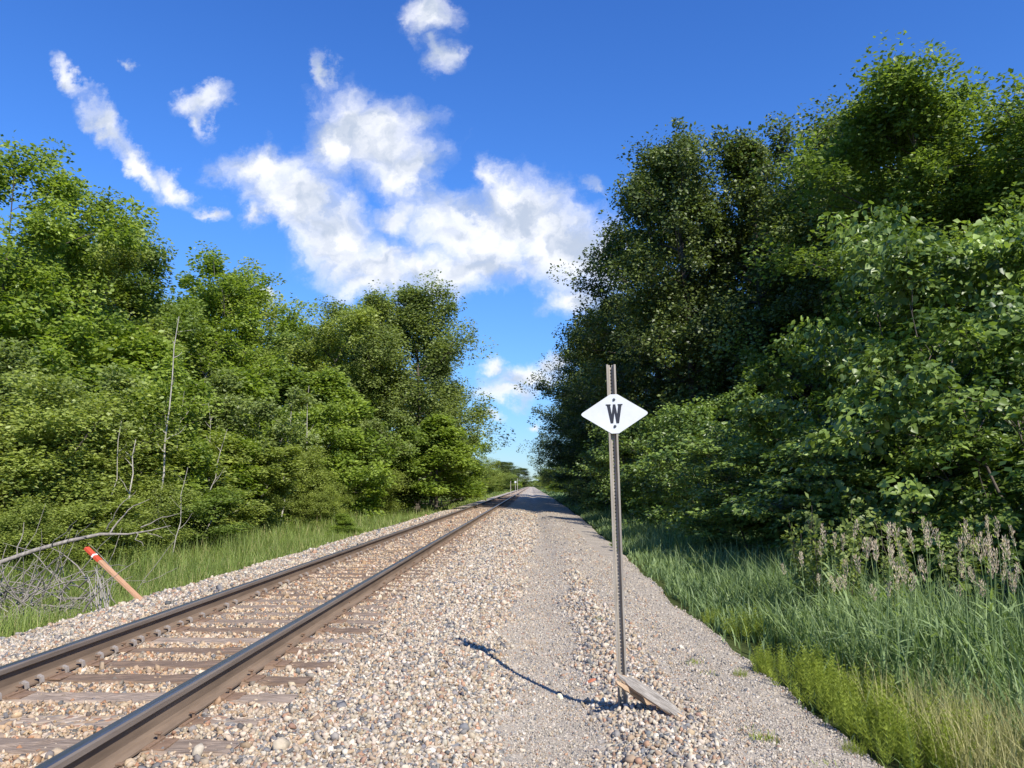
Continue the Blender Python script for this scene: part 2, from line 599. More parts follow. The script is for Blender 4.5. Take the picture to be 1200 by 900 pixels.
def anchor_bm(sgn):
    bm = bmesh.new()
    # C-shaped spring bar gripping the foot, with a raised ear
    path = [(.0, -.012), (.085, -.012), (.100, .006), (.094, .032), (.070, .040), (.052, .034)]
    w = .017
    rings = []
    for k, (px, pz) in enumerate(path):
        th = .008
        dx, dz = (path[min(k + 1, 5)][0] - path[max(k - 1, 0)][0], path[min(k + 1, 5)][1] - path[max(k - 1, 0)][1])
        l_ = math.hypot(dx, dz); nx, nz_ = -dz / l_, dx / l_
        ww = w * (1.35 if 2 <= k <= 4 else 1)
        rings.append([bm.verts.new((sgn * (px * 1.12 + nx * th * s1), s2 * ww * .75, pz * 1.3 + nz_ * th * s1)) for s1, s2 in ((1, 1), (1, -1), (-1, -1), (-1, 1))])
    for a, b_ in zip(rings[:-1], rings[1:]):
        for k in range(4):
            bm.faces.new((a[k], a[(k + 1) % 4], b_[(k + 1) % 4], b_[k]))
    bm.faces.new(rings[0]); bm.faces.new(rings[-1])
    return bm


rng = np.random.default_rng(3)
TIE_Y = [3.02 + .5 * k + rng.uniform(-.03, .03) for k in range(220)]
anc = [bm_obj('rail_anchor', anchor_bm(1), M['anchor'], rail_l), bm_obj('rail_anchor', anchor_bm(-1), M['anchor'], rail_r)]
first = [True, True]
for k, ty in enumerate(TIE_Y[3:46]):
    if k > 7 and k % 2: continue
    for s in (-1, 1):
        for q, par in enumerate((rail_l, rail_r)):
            o = anc[q] if first[q] else anc[q].copy()
            if not first[q]:
                COL.objects.link(o); o.parent = par
            first[q] = False
            o.location = (rng.uniform(-.006, .012), ty + s * .145 + rng.uniform(-.015, .015), .004)
            o.rotation_euler = (0, 0, rng.uniform(-.12, .12))


def tie_mesh(seed, mat):
    r = np.random.default_rng(seed)
    nx = 36
    bm = bmesh.new()
    prof_ = [(-.112, -.17), (-.115, -.02), (-.100, 0), (-.03, -.001), (.03, .001), (.100, 0), (.115, -.02), (.112, -.17)]
    rings = []
    for i in range(nx + 1):
        x = -1.3 + 2.6 * i / nx
        ring = []
        for j, (py, pz) in enumerate(prof_):
            ring.append(bm.verts.new((x + (r.normal(0, .012) if i in (0, nx) else 0), py + r.normal(0, .004), pz + r.normal(0, .004))))
        rings.append(ring)
    for a, b_ in zip(rings[:-1], rings[1:]):
        for k in range(7):
            bm.faces.new((a[k], a[k + 1], b_[k + 1], b_[k]))
    bm.faces.new(rings[0]); bm.faces.new(rings[-1])
    me = bpy.data.meshes.new('railway_tie')
    bmesh.ops.recalc_face_normals(bm, faces=bm.faces)
    bm.to_mesh(me); bm.free()
    me.materials.append(mat)
    return me


def box_bm(bm, c, s, rot=None):
    g = bmesh.ops.create_cube(bm, size=1)
    mt = Matrix.Translation(c) @ (rot.to_matrix().to_4x4() if rot else Matrix.Identity(4)) @ Matrix.Diagonal((*s, 1))
    bmesh.ops.transform(bm, matrix=mt, verts=g['verts'])
    return g['verts']


bm = bmesh.new()
box_bm(bm, (0, 0, .006), (.37, .19, .012))
box_bm(bm, (.095, 0, .015), (.02, .19, .018)); box_bm(bm, (-.095, 0, .015), (.02, .19, .018))
bmesh.ops.bevel(bm, geom=bm.edges[:], offset=.002, segments=1, affect='EDGES')
plate_o = bm_obj('tie_plate', bm, M['rust']); plate_me = plate_o.data; bpy.data.objects.remove(plate_o)
bm = bmesh.new()
box_bm(bm, (0, 0, .012), (.016, .016, .05)); box_bm(bm, (-.006, 0, .041), (.036, .03, .012))
bmesh.ops.bevel(bm, geom=bm.edges[:], offset=.003, segments=1, affect='EDGES')
spike_o = bm_obj('spike', bm, M['rust']); spike_me = spike_o.data; bpy.data.objects.remove(spike_o)
tms = [tie_mesh(11, M['tie_grey']), tie_mesh(12, M['tie_brown']), tie_mesh(13, M['tie_pale']), tie_mesh(14, M['tie_brown'])]
TN = ['grey', 'brown', 'pale', 'brown']
near_lab = {}
for k, ty in enumerate(TIE_Y):
    q = int(rng.integers(0, 4))
    me = tms[q]
    root = link('railway_tie', me)
    root.location = (-2.99 + rng.normal(0, .035), ty, TIE_TOP - .005 + rng.uniform(-.012, .008))
    root.rotation_euler = (0, 0, rng.normal(0, .012))
    zone = 'nearer than the orange stake' if ty < 10.5 else ('between orange stake and tree shadows' if ty < 45 else 'beyond where tree shadows begin')
    tag(root, 'weathered %s wooden tie half sunk in ballast, %s' % (TN[q], zone), 'railway tie', 'wooden ties under the rails')
    if ty < 24:
        for x in RX:
            p_ = link('tie_plate', plate_me, root)
            p_.location = (x + 2.99, 0, -.002)
            for sx in (-1, 1):
                s_ = link('spike', spike_me, p_)
                s_.location = (sx * .088, .05 * sx, .012)
                if sx < 0: s_.rotation_euler = (0, 0, math.pi)

# ------------------------------------------------------------------ ballast stones
ICO = None
def ico():
    global ICO
    bm = bmesh.new()
    bmesh.ops.create_icosphere(bm, subdivisions=1, radius=1)
    bm.verts.ensure_lookup_table()
    Vb = np.array([v.co[:] for v in bm.verts]); Fb = np.array([[v.index for v in f.verts] for f in bm.faces])
    bm.free()
    return Vb, Fb


VB, FB = ico()


def rand_rot(r, n):
    q = r.normal(size=(n, 4)); q /= np.linalg.norm(q, axis=1)[:, None]
    w, x, y, z = q.T
    return np.stack([1 - 2 * (y * y + z * z), 2 * (x * y - z * w), 2 * (x * z + y * w), 2 * (x * y + z * w), 1 - 2 * (x * x + z * z), 2 * (y * z - x * w), 2 * (x * z - y * w), 2 * (y * z + x * w), 1 - 2 * (x * x + y * y)], -1).reshape(n, 3, 3)


def in_view(x, y, z, margin=80):
    Rm = np.array(CM)
    P = np.stack([x, y, z - CAM_H], -1) @ Rm
    w = -P[:, 2]
    return (w > .5) & (np.abs(P[:, 0] / w * 900) < 600 + margin) & (P[:, 1] / w * 900 > -450 - margin)


def stones(name, r, x, y, size, mat, cols, lift=.25):
    n = len(x)
    rad = size / 2
    Vs = VB[None] * r.uniform(.48, 1.22, (n, len(VB), 1))
    sc = np.stack([r.uniform(.85, 1.35, n), r.uniform(.75, 1.1, n), r.uniform(.4, .85, n)], -1) * rad[:, None] * 1.08
    tilt = rand_rot(r, n)
    Vs = Vs * sc[:, None, :]
    Vs = np.einsum('nij,nkj->nki', tilt, Vs)
    z = gz(x, y) + .012 + rad * lift * r.uniform(-.8, 2.4, n)
    Vs = Vs + np.stack([x, y, z], -1)[:, None, :]
    Fs = FB[None] + (np.arange(n) * len(VB))[:, None, None]
    tn = np.repeat(cols, len(VB), axis=0)
    return link(name, np_mesh(name, Vs.reshape(-1, 3), Fs.reshape(-1, 3), mat, tn))


r = np.random.default_rng(7)
TYA = np.array(TIE_Y)
PX, PY, PS = [], [], []
for (y0, y1, dn, s0) in ((2.6, 6, 1950, .0295), (6, 10, 1500, .0315), (10, 17, 820, .038), (17, 30, 220, .052), (30, 48, 70, .062)):
    n = int(dn * 7.4 * (y1 - y0))
    x = r.uniform(-5.85, 1.6, n); y = r.uniform(y0, y1, n)
    sz = s0 * np.exp(r.normal(0, .28, n))
    big = r.random(n) < .04
    sz[big] *= 1.5
    keep = r.random(n) < np.clip(coarse_w(x, y), .48, 1)
    sz = np.where(coarse_w(x, y) < .5, sz * .58, sz)
    keep &= (np.abs(x - RX[0]) > .1) & (np.abs(x - RX[1]) > .1)
    kk = np.abs(y[:, None] - TYA[None, :60]).min(1)
    ontie = (kk < .118) & (x > -4.3) & (x < -1.68)
    keep &= ~ontie | (r.random(n) < np.where(x > -2.2, .16, .06))
    keep &= in_view(x, y, gz(x, y))
    # the foot of the shoulder left of the track disappears in the grass
    keep &= (x > -5.6 + .15 * wob(y, y, 1.1, 4)) | (r.random(n) < .25)
    PX.append(x[keep]); PY.append(y[keep]); PS.append(sz[keep])
x, y, sz = map(np.concatenate, (PX, PY, PS))
cols = STONE_COLS[r.choice(len(STONE_COLS), len(x), p=STONE_P)] * r.uniform(.75, 1.15, (len(x), 1)) * r.uniform(.97, 1.03, (len(x), 3))
tr = np.clip(1.25 - np.abs(x + 2.95) / 1.5, 0, 1) * r.uniform(.2, .8, len(x))
cols = cols * np.array([1.02, .97, .915])
cols = cols * (1 - tr[:, None] * np.array([.04, .24, .46]))
so = stones('ballast_stones', r, x, y, sz, M['stone'], np.clip(cols, 0, .8))
tag(so, 'crushed beige and grey ballast stones spread around the track', 'ballast', kind='stuff')
print('coarse stones', len(x))

PX, PY, PS = [], [], []
for (y0, y1, dn, s0) in ((2.6, 6, 5200, .0125), (6, 10, 2300, .015), (10, 18, 500, .021)):
    n = int(dn * 2.9 * (y1 - y0))
    x = r.uniform(-.6, 2.3, n); y = r.uniform(y0, y1, n)
    keep = (r.random(n) < np.clip(1.1 - coarse_w(x, y), 0, 1)) & (x < edge_x(y) - .02)
    keep &= in_view(x, y, gz(x, y))
    sz = s0 * np.exp(r.normal(0, .35, n))
    PX.append(x[keep]); PY.append(y[keep]); PS.append(sz[keep])
x, y, sz = map(np.concatenate, (PX, PY, PS))
g_ = r.uniform(.55, 1.2, (len(x), 1))
cols = np.where(r.random((len(x), 1)) < .8, np.array([(.39, .34, .275)]) * g_, STONE_COLS[r.choice(len(STONE_COLS), len(x))])
so = stones('fine_gravel', r, x, y, sz, M['stone'], np.clip(cols, 0, .8), .1)
tag(so, 'fine sandy gravel on the worn footpath and shoulder', 'gravel', kind='stuff')
print('fine', len(x))

# ------------------------------------------------------------------ grass
def blades(name, r, x, y, h, w, mat, tint, bend=.5, z=None, levels=3):
    n = len(x)
    z0 = gz(x, y) - .02 if z is None else z
    az = r.uniform(0, 2 * math.pi, n)
    d = np.stack([np.cos(az), np.sin(az), 0 * az], -1)
    face = az + math.pi / 2 + r.normal(0, .5, n)
    sd = np.stack([np.cos(face), np.sin(face), 0 * az], -1)
    bd = np.abs(r.normal(bend, bend * .5, n))
    rows = []
    for k in range(levels + 1):
        f = k / levels
        out = bd * h * (f ** 2) * .75
        up = h * (f - .28 * bd * f ** 2)
        c = np.stack([x, y, z0], -1) + d * out[:, None] + np.array([0, 0, 1.]) * up[:, None]
        if k == levels:
            rows.append(c[:, None, :])
        else:
            ww = w * (1 - .35 * f) * .5
            rows.append(np.stack([c - sd * ww[:, None], c + sd * ww[:, None]], 1))
    V = np.concatenate(rows, 1)
    nv = V.shape[1]
    fl = []
    for k in range(levels - 1):
        a = 2 * k
        fl += [(a, a + 1, a + 3), (a, a + 3, a + 2)]
    a = 2 * (levels - 1)
    fl.append((a, a + 1, a + 2))
    F = np.array(fl)[None] + (np.arange(n) * nv)[:, None, None]
    tn = np.repeat(np.stack([tint, tint, tint], -1), nv, axis=0)
    return np_mesh(name, V.reshape(-1, 3), F.reshape(-1, 3), mat, tn)


def clipv(x, y): return in_view(x, y, gz(x, y) + .4, 160)


r = np.random.default_rng(21)
# left verge
XX, YY, HH, WW = [], [], [], []
for (y0, y1, dn, wd) in ((5, 14, 620, .008), (14, 26, 330, .012), (26, 50, 120, .02), (50, 120, 22, .045), (120, 320, 3.5, .14)):
    n = int(dn * 8 * (y1 - y0))
    x = r.uniform(-13.5, -5.45, n); y = r.uniform(y0, y1, n)
    k = clipv(x, y) & ((x < -5.75 + .16 * wob(y, y, 1.1, 4)) | (r.random(n) < .12))
    x, y = x[k], y[k]
    hh = np.interp(-x, [5.4, 6.0, 7.5, 10, 14], [.16, .36, .62, .78, .8]) * np.exp(r.normal(0, .25, len(x))) * (1 + .35 * wob(x, y, .6, 7))
    XX.append(x); YY.append(y); HH.append(np.clip(hh, .06, 1.3)); WW.append(wd * r.uniform(.7, 1.4, len(x)))
x, y, h, w = map(np.concatenate, (XX, YY, HH, WW))
tn = np.clip(r.normal(.5, .22, len(x)) + .22 * wob(x, y, .5, 2), 0, 1)
dry = r.random(len(x)) < .17
bp = np.exp(-(((x + 7.0) / 1.3) ** 2 + ((y - 11.2) / 1.5) ** 2) * 1.2)
h = h * (1 - .62 * bp)
g = link('grass', blades('grass', r, x[~dry], y[~dry], h[~dry], w[~dry], M['blade'], tn[~dry], .42))
tag(g, 'tall green grass on the verge left of the track', 'grass', kind='stuff')
g = link('dry_grass', blades('dry_grass', r, x[dry], y[dry], h[dry] * .9, w[dry] * .8, M['dry'], tn[dry], .35))
tag(g, 'dry straw coloured stems in the grass left of the track', 'dry grass', kind='stuff')
print('left blades', len(x))
# right verge: bluish broad grass
XX, YY, HH, WW = [], [], [], []
for (y0, y1, dn, wd) in ((3.6, 9, 600, .0155), (9, 16, 380, .016), (16, 30, 170, .02), (30, 48, 70, .03), (48, 120, 14, .05), (120, 320, 3.5, .14)):
    n = int(dn * 6.0 * (y1 - y0))
    x = r.uniform(1.9, 7.9, n); y = r.uniform(y0, y1, n)
    e = edge_x(y)
    k = clipv(x, y) & ((x > e + .12 + np.interp(y, [3.6, 6, 7.5, 8.5, 9.2], [.75, .55, .42, .36, 0]) + .12 * wob(x, y, 1.3, 3)) | ((r.random(n) < .10) & (x > e - .05)))
    x, y = x[k], y[k]; e = e[k]
    hh = np.interp(y, [0, 9, 14], [1, 1, .72]) * np.interp(x - e, [0, .25, .8, 1.6, 4], [.14, .28, .50, .74, .78]) * np.exp(r.normal(0, .26, len(x))) * (1 + .25 * wob(x, y, .8, 7))
    XX.append(x); YY.append(y); HH.append(np.clip(hh, .06, 1.1)); WW.append(wd * r.uniform(.7, 1.4, len(x)))
x, y, h, w = map(np.concatenate, (XX, YY, HH, WW))
tn = np.clip(r.normal(.45, .32, len(x)) + .2 * wob(x, y, .7, 2), 0, 1)
g = link('grass', blades('grass', r, x, y, h, w, M['blade_blue'], tn, .62))
tag(g, 'broad bluish green grass on the verge right of the gravel', 'grass', kind='stuff')
print('right blades', len(x))
# dry wispy grass bottom right
n = 4200
x = r.normal(2.95, .42, n); y = r.normal(4.75, .62, n)
k = (x > edge_x(y) + .22) & clipv(x, y)
x, y = x[k], y[k]
g = link('dry_grass', blades('dry_grass', r, x, y, r.uniform(.3, .62, len(x)), np.full(len(x), .0035), M['dry'], r.uniform(0, 1, len(x)), .5))
tag(g, 'fine straw coloured grass in front of the broad bluish grass', 'dry grass', kind='stuff')


# ------------------------------------------------------------------ trees
def tube(pts, rad, sides=6):
    pts = np.asarray(pts, float); rad = np.asarray(rad, float)
    n = len(pts)
    tg = np.gradient(pts, axis=0); tg /= np.linalg.norm(tg, axis=1)[:, None] + 1e-9
    ref = np.array([0, 0, 1.]) if abs(tg[0][2]) < .8 else np.array([1., 0, 0])
    a = np.cross(tg, ref); a /= np.linalg.norm(a, axis=1)[:, None] + 1e-9
    b_ = np.cross(tg, a)
    an = np.linspace(0, 2 * math.pi, sides, endpoint=False)
    V = pts[:, None, :] + rad[:, None, None] * (np.cos(an)[None, :, None] * a[:, None, :] + np.sin(an)[None, :, None] * b_[:, None, :])
    i = np.arange(n * sides).reshape(n, sides)
    j = np.roll(i, -1, axis=1)
    F = np.stack([i[:-1], j[:-1], j[1:], i[1:]], -1).reshape(-1, 4)
    return V.reshape(-1, 3), F


def join(parts):
    Vs, Fs, o = [], [], 0
    for V, F in parts:
        Vs.append(V); Fs.append(F + o); o += len(V)
    return np.concatenate(Vs), np.concatenate(Fs)


def curve(p0, d, length, n, r, wiggle, lift):
    pts = [np.array(p0, float)]
    d = np.array(d, float); d /= np.linalg.norm(d)
    for k in range(n):
        d = d + r.normal(0, wiggle, 3) + np.array([0, 0, lift])
        d /= np.linalg.norm(d)
        pts.append(pts[-1] + d * length / n)
    return np.array(pts)


def grow(r, H, Rc, base, limbs, subs, trunk_r, spray_r, multi=1, profile='round', up=.25, trunk_wig=.03, droop=0.0):
    tubes, sprays = [], []
    for s in range(multi):
        az0 = r.uniform(0, 6.28)
        spread = 0 if multi == 1 else .35
        tp = curve((0, 0, -.2), (math.cos(az0) * spread, math.sin(az0) * spread, 1), H * .96 + .2, 10, r, trunk_wig, .04)
        tr_ = trunk_r * (1 - .88 * np.linspace(0, 1, 11)) * (1 if multi == 1 else .6)
        tr_[0] *= 1.35
        tubes.append(tube(tp, tr_, 8))
        hz = tp[:, 2]
        for i in range(limbs // multi):
            f = (i + r.uniform(.1, .9)) / (limbs // multi)
            t_ = base + (.985 - base) * f
            idx = np.interp(t_ * hz[-1], hz, np.arange(11))
            p0 = np.array([np.interp(idx, np.arange(11), tp[:, c]) for c in range(3)])
            if profile == 'round': pr = math.sin(math.pi * (f * .80 + .16)) ** .75
            elif profile == 'cone': pr = (1.04 - f) ** .85
            elif profile == 'top': pr = math.sin(math.pi * (f * .62 + .20)) ** 1.0
            else: pr = .55 + .45 * math.sin(math.pi * f)
            ln = Rc * pr * r.uniform(.52, 1.34) * (1 if multi == 1 else .85)
            az = i * 2.399 + r.normal(0, .5)
            el = up + (1.05 - up) * f ** 3 + r.normal(0, .12)
            d = (math.cos(az) * math.cos(el), math.sin(az) * math.cos(el), math.sin(el))
            lp = curve(p0, d, ln, 6, r, .10, .05 - droop)
            rr = np.interp(idx, np.arange(11), tr_) * .55
            tubes.append(tube(lp, np.linspace(rr, .008, 7), 5))
            sprays.append((lp[-1], lp[-1] - lp[-2], spray_r * r.uniform(.6, 1.3)))
            for q in range(subs):
                g_ = r.uniform(.28, .97)
                p1 = np.array([np.interp(g_ * 6, np.arange(7), lp[:, c]) for c in range(3)])
                d1 = lp[min(6, int(g_ * 6) + 1)] - lp[int(g_ * 6)] if g_ < .99 else lp[-1] - lp[-2]
                d1 = d1 / np.linalg.norm(d1)
                sd = np.cross(d1, (0, 0, 1)) * (1 if q % 2 else -1)
                d1 = d1 * .7 + sd * r.uniform(.5, 1.1) + np.array([0, 0, r.normal(.1, .3)])
                l1 = (.30 + .30 * (1 - g_)) * ln * r.uniform(.6, 1.2) + .25
                sp_ = curve(p1, d1, l1, 4, r, .14, .03 - droop)
                tubes.append(tube(sp_, np.linspace(rr * .35 * (1 - g_ * .5) + .004, .004, 5), 4))
                sprays.append((sp_[-1], sp_[-1] - sp_[-2], spray_r * np.exp(r.normal(-.12, .32))))
                sprays.append((sp_[2] + r.normal(0, .1, 3), sp_[-1] - sp_[-2], spray_r * np.exp(r.normal(-.3, .3))))
    return tubes, sprays


def leaves(r, sprays, per, size, flat=.3, hang=.25, shape=2, tvar=.2):
    C = np.array([s[0] for s in sprays]); D = np.array([s[1] for s in sprays]); Q = np.array([s[2] for s in sprays])
    D = D / (np.linalg.norm(D, axis=1)[:, None] + 1e-9)
    n = len(C) * per
    c = np.repeat(C, per, 0); q = np.repeat(Q, per); dd = np.repeat(D, per, 0)
    o = r.normal(0, 1, (n, 3))
    o *= np.minimum(1, 1.5 / (np.linalg.norm(o, axis=1)[:, None] + 1e-9))
    o = o * np.array([.55, .55, flat])
    o[:, 2] -= .30 * (o[:, 0] ** 2 + o[:, 1] ** 2)
    pos = c + o * q[:, None] + dd * (o[:, :1] * .3 * q[:, None])
    tip = o * np.array([1, 1, .3]) + r.normal(0, .6, (n, 3)) + dd * .3
    tip[:, 2] = tip[:, 2] * .5 - hang * np.abs(r.normal(1, .4, n))
    tip /= np.linalg.norm(tip, axis=1)[:, None] + 1e-9
    ow = pos * np.array([1, 1, 0]); ow = ow / (np.linalg.norm(ow, axis=1)[:, None] + 1e-6)
    nrm = np.array([0, 0, .75]) + r.normal(0, .50, (n, 3)) + .3 * o + .5 * ow
    sd = np.cross(tip, nrm); sd /= np.linalg.norm(sd, axis=1)[:, None] + 1e-9
    nn = np.cross(sd, tip)
    s = size * np.clip(np.exp(r.normal(0, .3, n)), .5, 1.45)
    s = s[:, None]
    tc_ = np.repeat(np.clip(r.normal(.42, tvar, len(C)), 0, 1), per)
    tn = np.clip(tc_ + r.normal(0, .14, n), 0, 1)
    if shape == 2:
        wv_ = .33
        V = np.stack([pos, pos + tip * s * .45 + sd * s * wv_ + nn * s * .07, pos + tip * s, pos + tip * s * .45 - sd * s * wv_ + nn * s * .07], 1)
        fl = np.array([(0, 1, 2), (0, 2, 3)])
    else:
        V = np.stack([pos, pos + tip * s * .12 + sd * s * .36 + nn * s * .06, pos + tip * s * .55 + sd * s * .34 + nn * s * .05, pos + tip * s - nn * s * .10, pos + tip * s * .55 - sd * s * .34 + nn * s * .05, pos + tip * s * .12 - sd * s * .36 + nn * s * .06], 1)
        fl = np.array([(0, 1, 2), (0, 2, 3), (0, 3, 4), (0, 4, 5)])
    nv = V.shape[1]
    F = fl[None] + (np.arange(n) * nv)[:, None, None]
    tt = np.repeat(np.stack([tn, tn, tn], -1), nv, 0)
    return V.reshape(-1, 3), F.reshape(-1, 3), tt


KINDS = {
    # name, H, R, base, limbs, subs, trunk_r, spray_r, per, leaf, flat, hang, shape, leaf mat, bark, extra
    'ash': ('deciduous_tree', 12, 3.3, .18, 30, 6, .15, .60, 130, .125, .48, .2, 2, 'leaf_mid', 'bark', dict(profile='top', up=.45, multi=2)),
    'airy': ('deciduous_tree', 12, 3.4, .22, 24, 6, .13, .55, 105, .125, .45, .2, 2, 'leaf_mid', 'bark_pale', dict(profile='top', up=.45, trunk_wig=.05)),
    'feather': ('deciduous_tree', 15, 4.4, .10, 36, 7, .18, .75, 135, .135, .6, .2, 2, 'leaf_grey', 'bark', dict(profile='round', up=.5)),
    'maple': ('young_maple', 7, 2.2, .06, 26, 5, .08, .50, 110, .13, .46, .2, 2, 'leaf_bright', 'bark', dict(profile='cone', up=.2)),
    'bush': ('shrub', 4.5, 2.4, .03, 30, 6, .06, .50, 150, .075, .5, .2, 2, 'leaf_olive', 'bark', dict(multi=3, profile='even', up=.6)),
    'sap': ('young_tree', 6, 1.8, .16, 27, 5, .06, .46, 95, .12, .46, .2, 2, 'leaf_bright', 'bark_pale', dict(multi=3, profile='even', up=.75)),
    'oak': ('oak_tree', 18, 5.2, .05, 46, 7, .32, .92, 130, .165, .42, .15, 2, 'leaf_oak', 'bark', dict(profile='round', up=.12)),
    'tall': ('deciduous_tree', 17, 4.8, .15, 40, 7, .28, .90, 150, .155, .38, .15, 2, 'leaf_mid', 'bark', dict(profile='round', up=.35)),
    'linden': ('linden_shrub', 5.2, 2.4, .03, 22, 6, .08, .46, 70, .102, .24, .5, 6, 'leaf_linden', 'bark', dict(multi=3, profile='even', up=.45, droop=.06)),
    'under': ('shrub', 4.5, 2.2, .03, 28, 6, .06, .46, 62, .12, .28, .3, 2, 'leaf_linden', 'bark', dict(multi=2, profile='even', up=.35, droop=.03)),
}
PROTO = {}
LEAF_OVERRIDE = {('tall', 2): 'leaf_oak', ('ash', 1): 'leaf_olive', ('ash', 4): 'leaf_olive', ('ash', 3): 'leaf_bright', ('airy', 2): 'leaf_bright', ('sap', 3): 'leaf_mid', ('maple', 2): 'leaf_mid', ('sap', 1): 'leaf_olive', ('sap', 4): 'leaf_bright', ('sap', 5): 'leaf_grey'}


def tree(kind, variant, base, H, Rc, label, cat='tree', group=None, spin=0.0):
    k = KINDS[kind]
    key = (kind, variant)
    if key not in PROTO:
        r = np.random.default_rng(hash_seed(kind, variant))
        tubes, sprays = grow(r, k[1], k[2], k[3], k[4], k[5], k[6], k[7], **k[15])
        V, F = join(tubes)
        tm = np_mesh('trunk', V, F, M[k[14]], None, True)
        V, F, tt = leaves(r, sprays, k[8], k[9], k[10], k[11], k[12])
        zmax = np.percentile(V[:, 2], 99.9)
        cm = np_mesh('crown', V, F, M[LEAF_OVERRIDE.get(key, k[13])], tt)
        root = empty(k[0])
        link('trunk', tm, root); link('crown', cm, root)
        PROTO[key] = (root, zmax)
        o = root
    else:
        o = copy_tree(PROTO[key][0])
    for a in ('group',):
        if a in o: del o[a]
    o.location = base
    zs_ = H / PROTO[key][1]
    rs = Rc * (1.1 if kind in ('oak', 'tall', 'under', 'linden') else 1.27) / k[2]
    o.scale = (rs, rs, zs_)
    o.rotation_euler = (0, 0, spin)
    tag(o, label, cat, group)
    return o


def hash_seed(kind, variant):
    return sum((i + 3) * ord(c) for i, c in enumerate(kind)) * 10 + variant


def plant(kind, variant, px, Y, ytop, Rc, label, cat='tree', group=None, spin=None):
    p = at(px, ytop, Y)
    z0 = float(gz(p.x, Y))
    return tree(kind, variant, (p.x, Y, z0 - .05), p.z - z0 + .05, Rc, label, cat, group, spin if spin is not None else (px * .37 + Y) % 6.28)


LG, RG = 'trees along the left of the track', 'trees of the dark wood right of the track'
# ---- left, main row
for a in (
    ('ash', 3, 12, 27, 186, 3.1, 'tall leafy tree at the left edge of the photo, highest crown of the left wood'),
    ('ash', 3, 62, 30, 240, 2.6, 'tall leafy tree right beside the highest crown at far left'),
    ('airy', 0, -70, 25, 230, 3.2, 'tree cut off by the left edge of the photo'),
    ('airy', 1, 132, 33, 226, 3.7, 'airy tree with open branches, second peak from the left edge'),
    ('ash', 1, 68, 31, 285, 2.8, 'leafy tree filling the dip between the two highest crowns at far left'),
    ('ash', 2, 172, 37, 272, 2.9, 'leafy tree between the second peak and the spreading airy tree'),
    ('airy', 2, 215, 40, 280, 3.9, 'spreading airy tree behind the tall bare white sapling'),
    ('ash', 3, 268, 45, 328, 3.4, 'leafy tree just left of the small white cloud tip above the left wood'),
    ('ash', 4, 322, 50, 335, 3.5, 'rounded leafy tree right of the small white cloud tip above the left wood'),
    ('ash', 2, 382, 56, 352, 3.2, 'leafy tree just left of the tall feathery grey-green tree'),
    ('feather', 2, 440, 59, 346, 4.4, 'feathery grey-green tree, left half of the highest clump near the track'),
    ('feather', 1, 492, 58, 334, 4.9, 'tallest feathery grey-green tree standing nearest the far track'),
    ('feather', 0, 508, 72, 400, 3.4, 'small-leaved tree on the right flank of the tall feathery tree'),
): plant(*a[:6], a[6], 'tree', LG)
# fill behind
FL = 'leafy tree in the second row of the left wood, mostly hidden by the front row'
for a in (('ash', 2, 40, 40, 290, 4), ('ash', 0, 150, 46, 335, 4.2), ('ash', 1, 245, 55, 362, 4), ('ash', 2, 310, 62, 378, 4), ('ash', 0, 370, 70, 392, 4), ('ash', 1, 450, 78, 420, 4), ('ash', 2, -20, 34, 300, 4), ('ash', 1, 100, 36, 360, 4), ('ash', 0, 200, 45, 390, 4)):
    plant(*a, FL, 'tree', 'second row of the left wood')
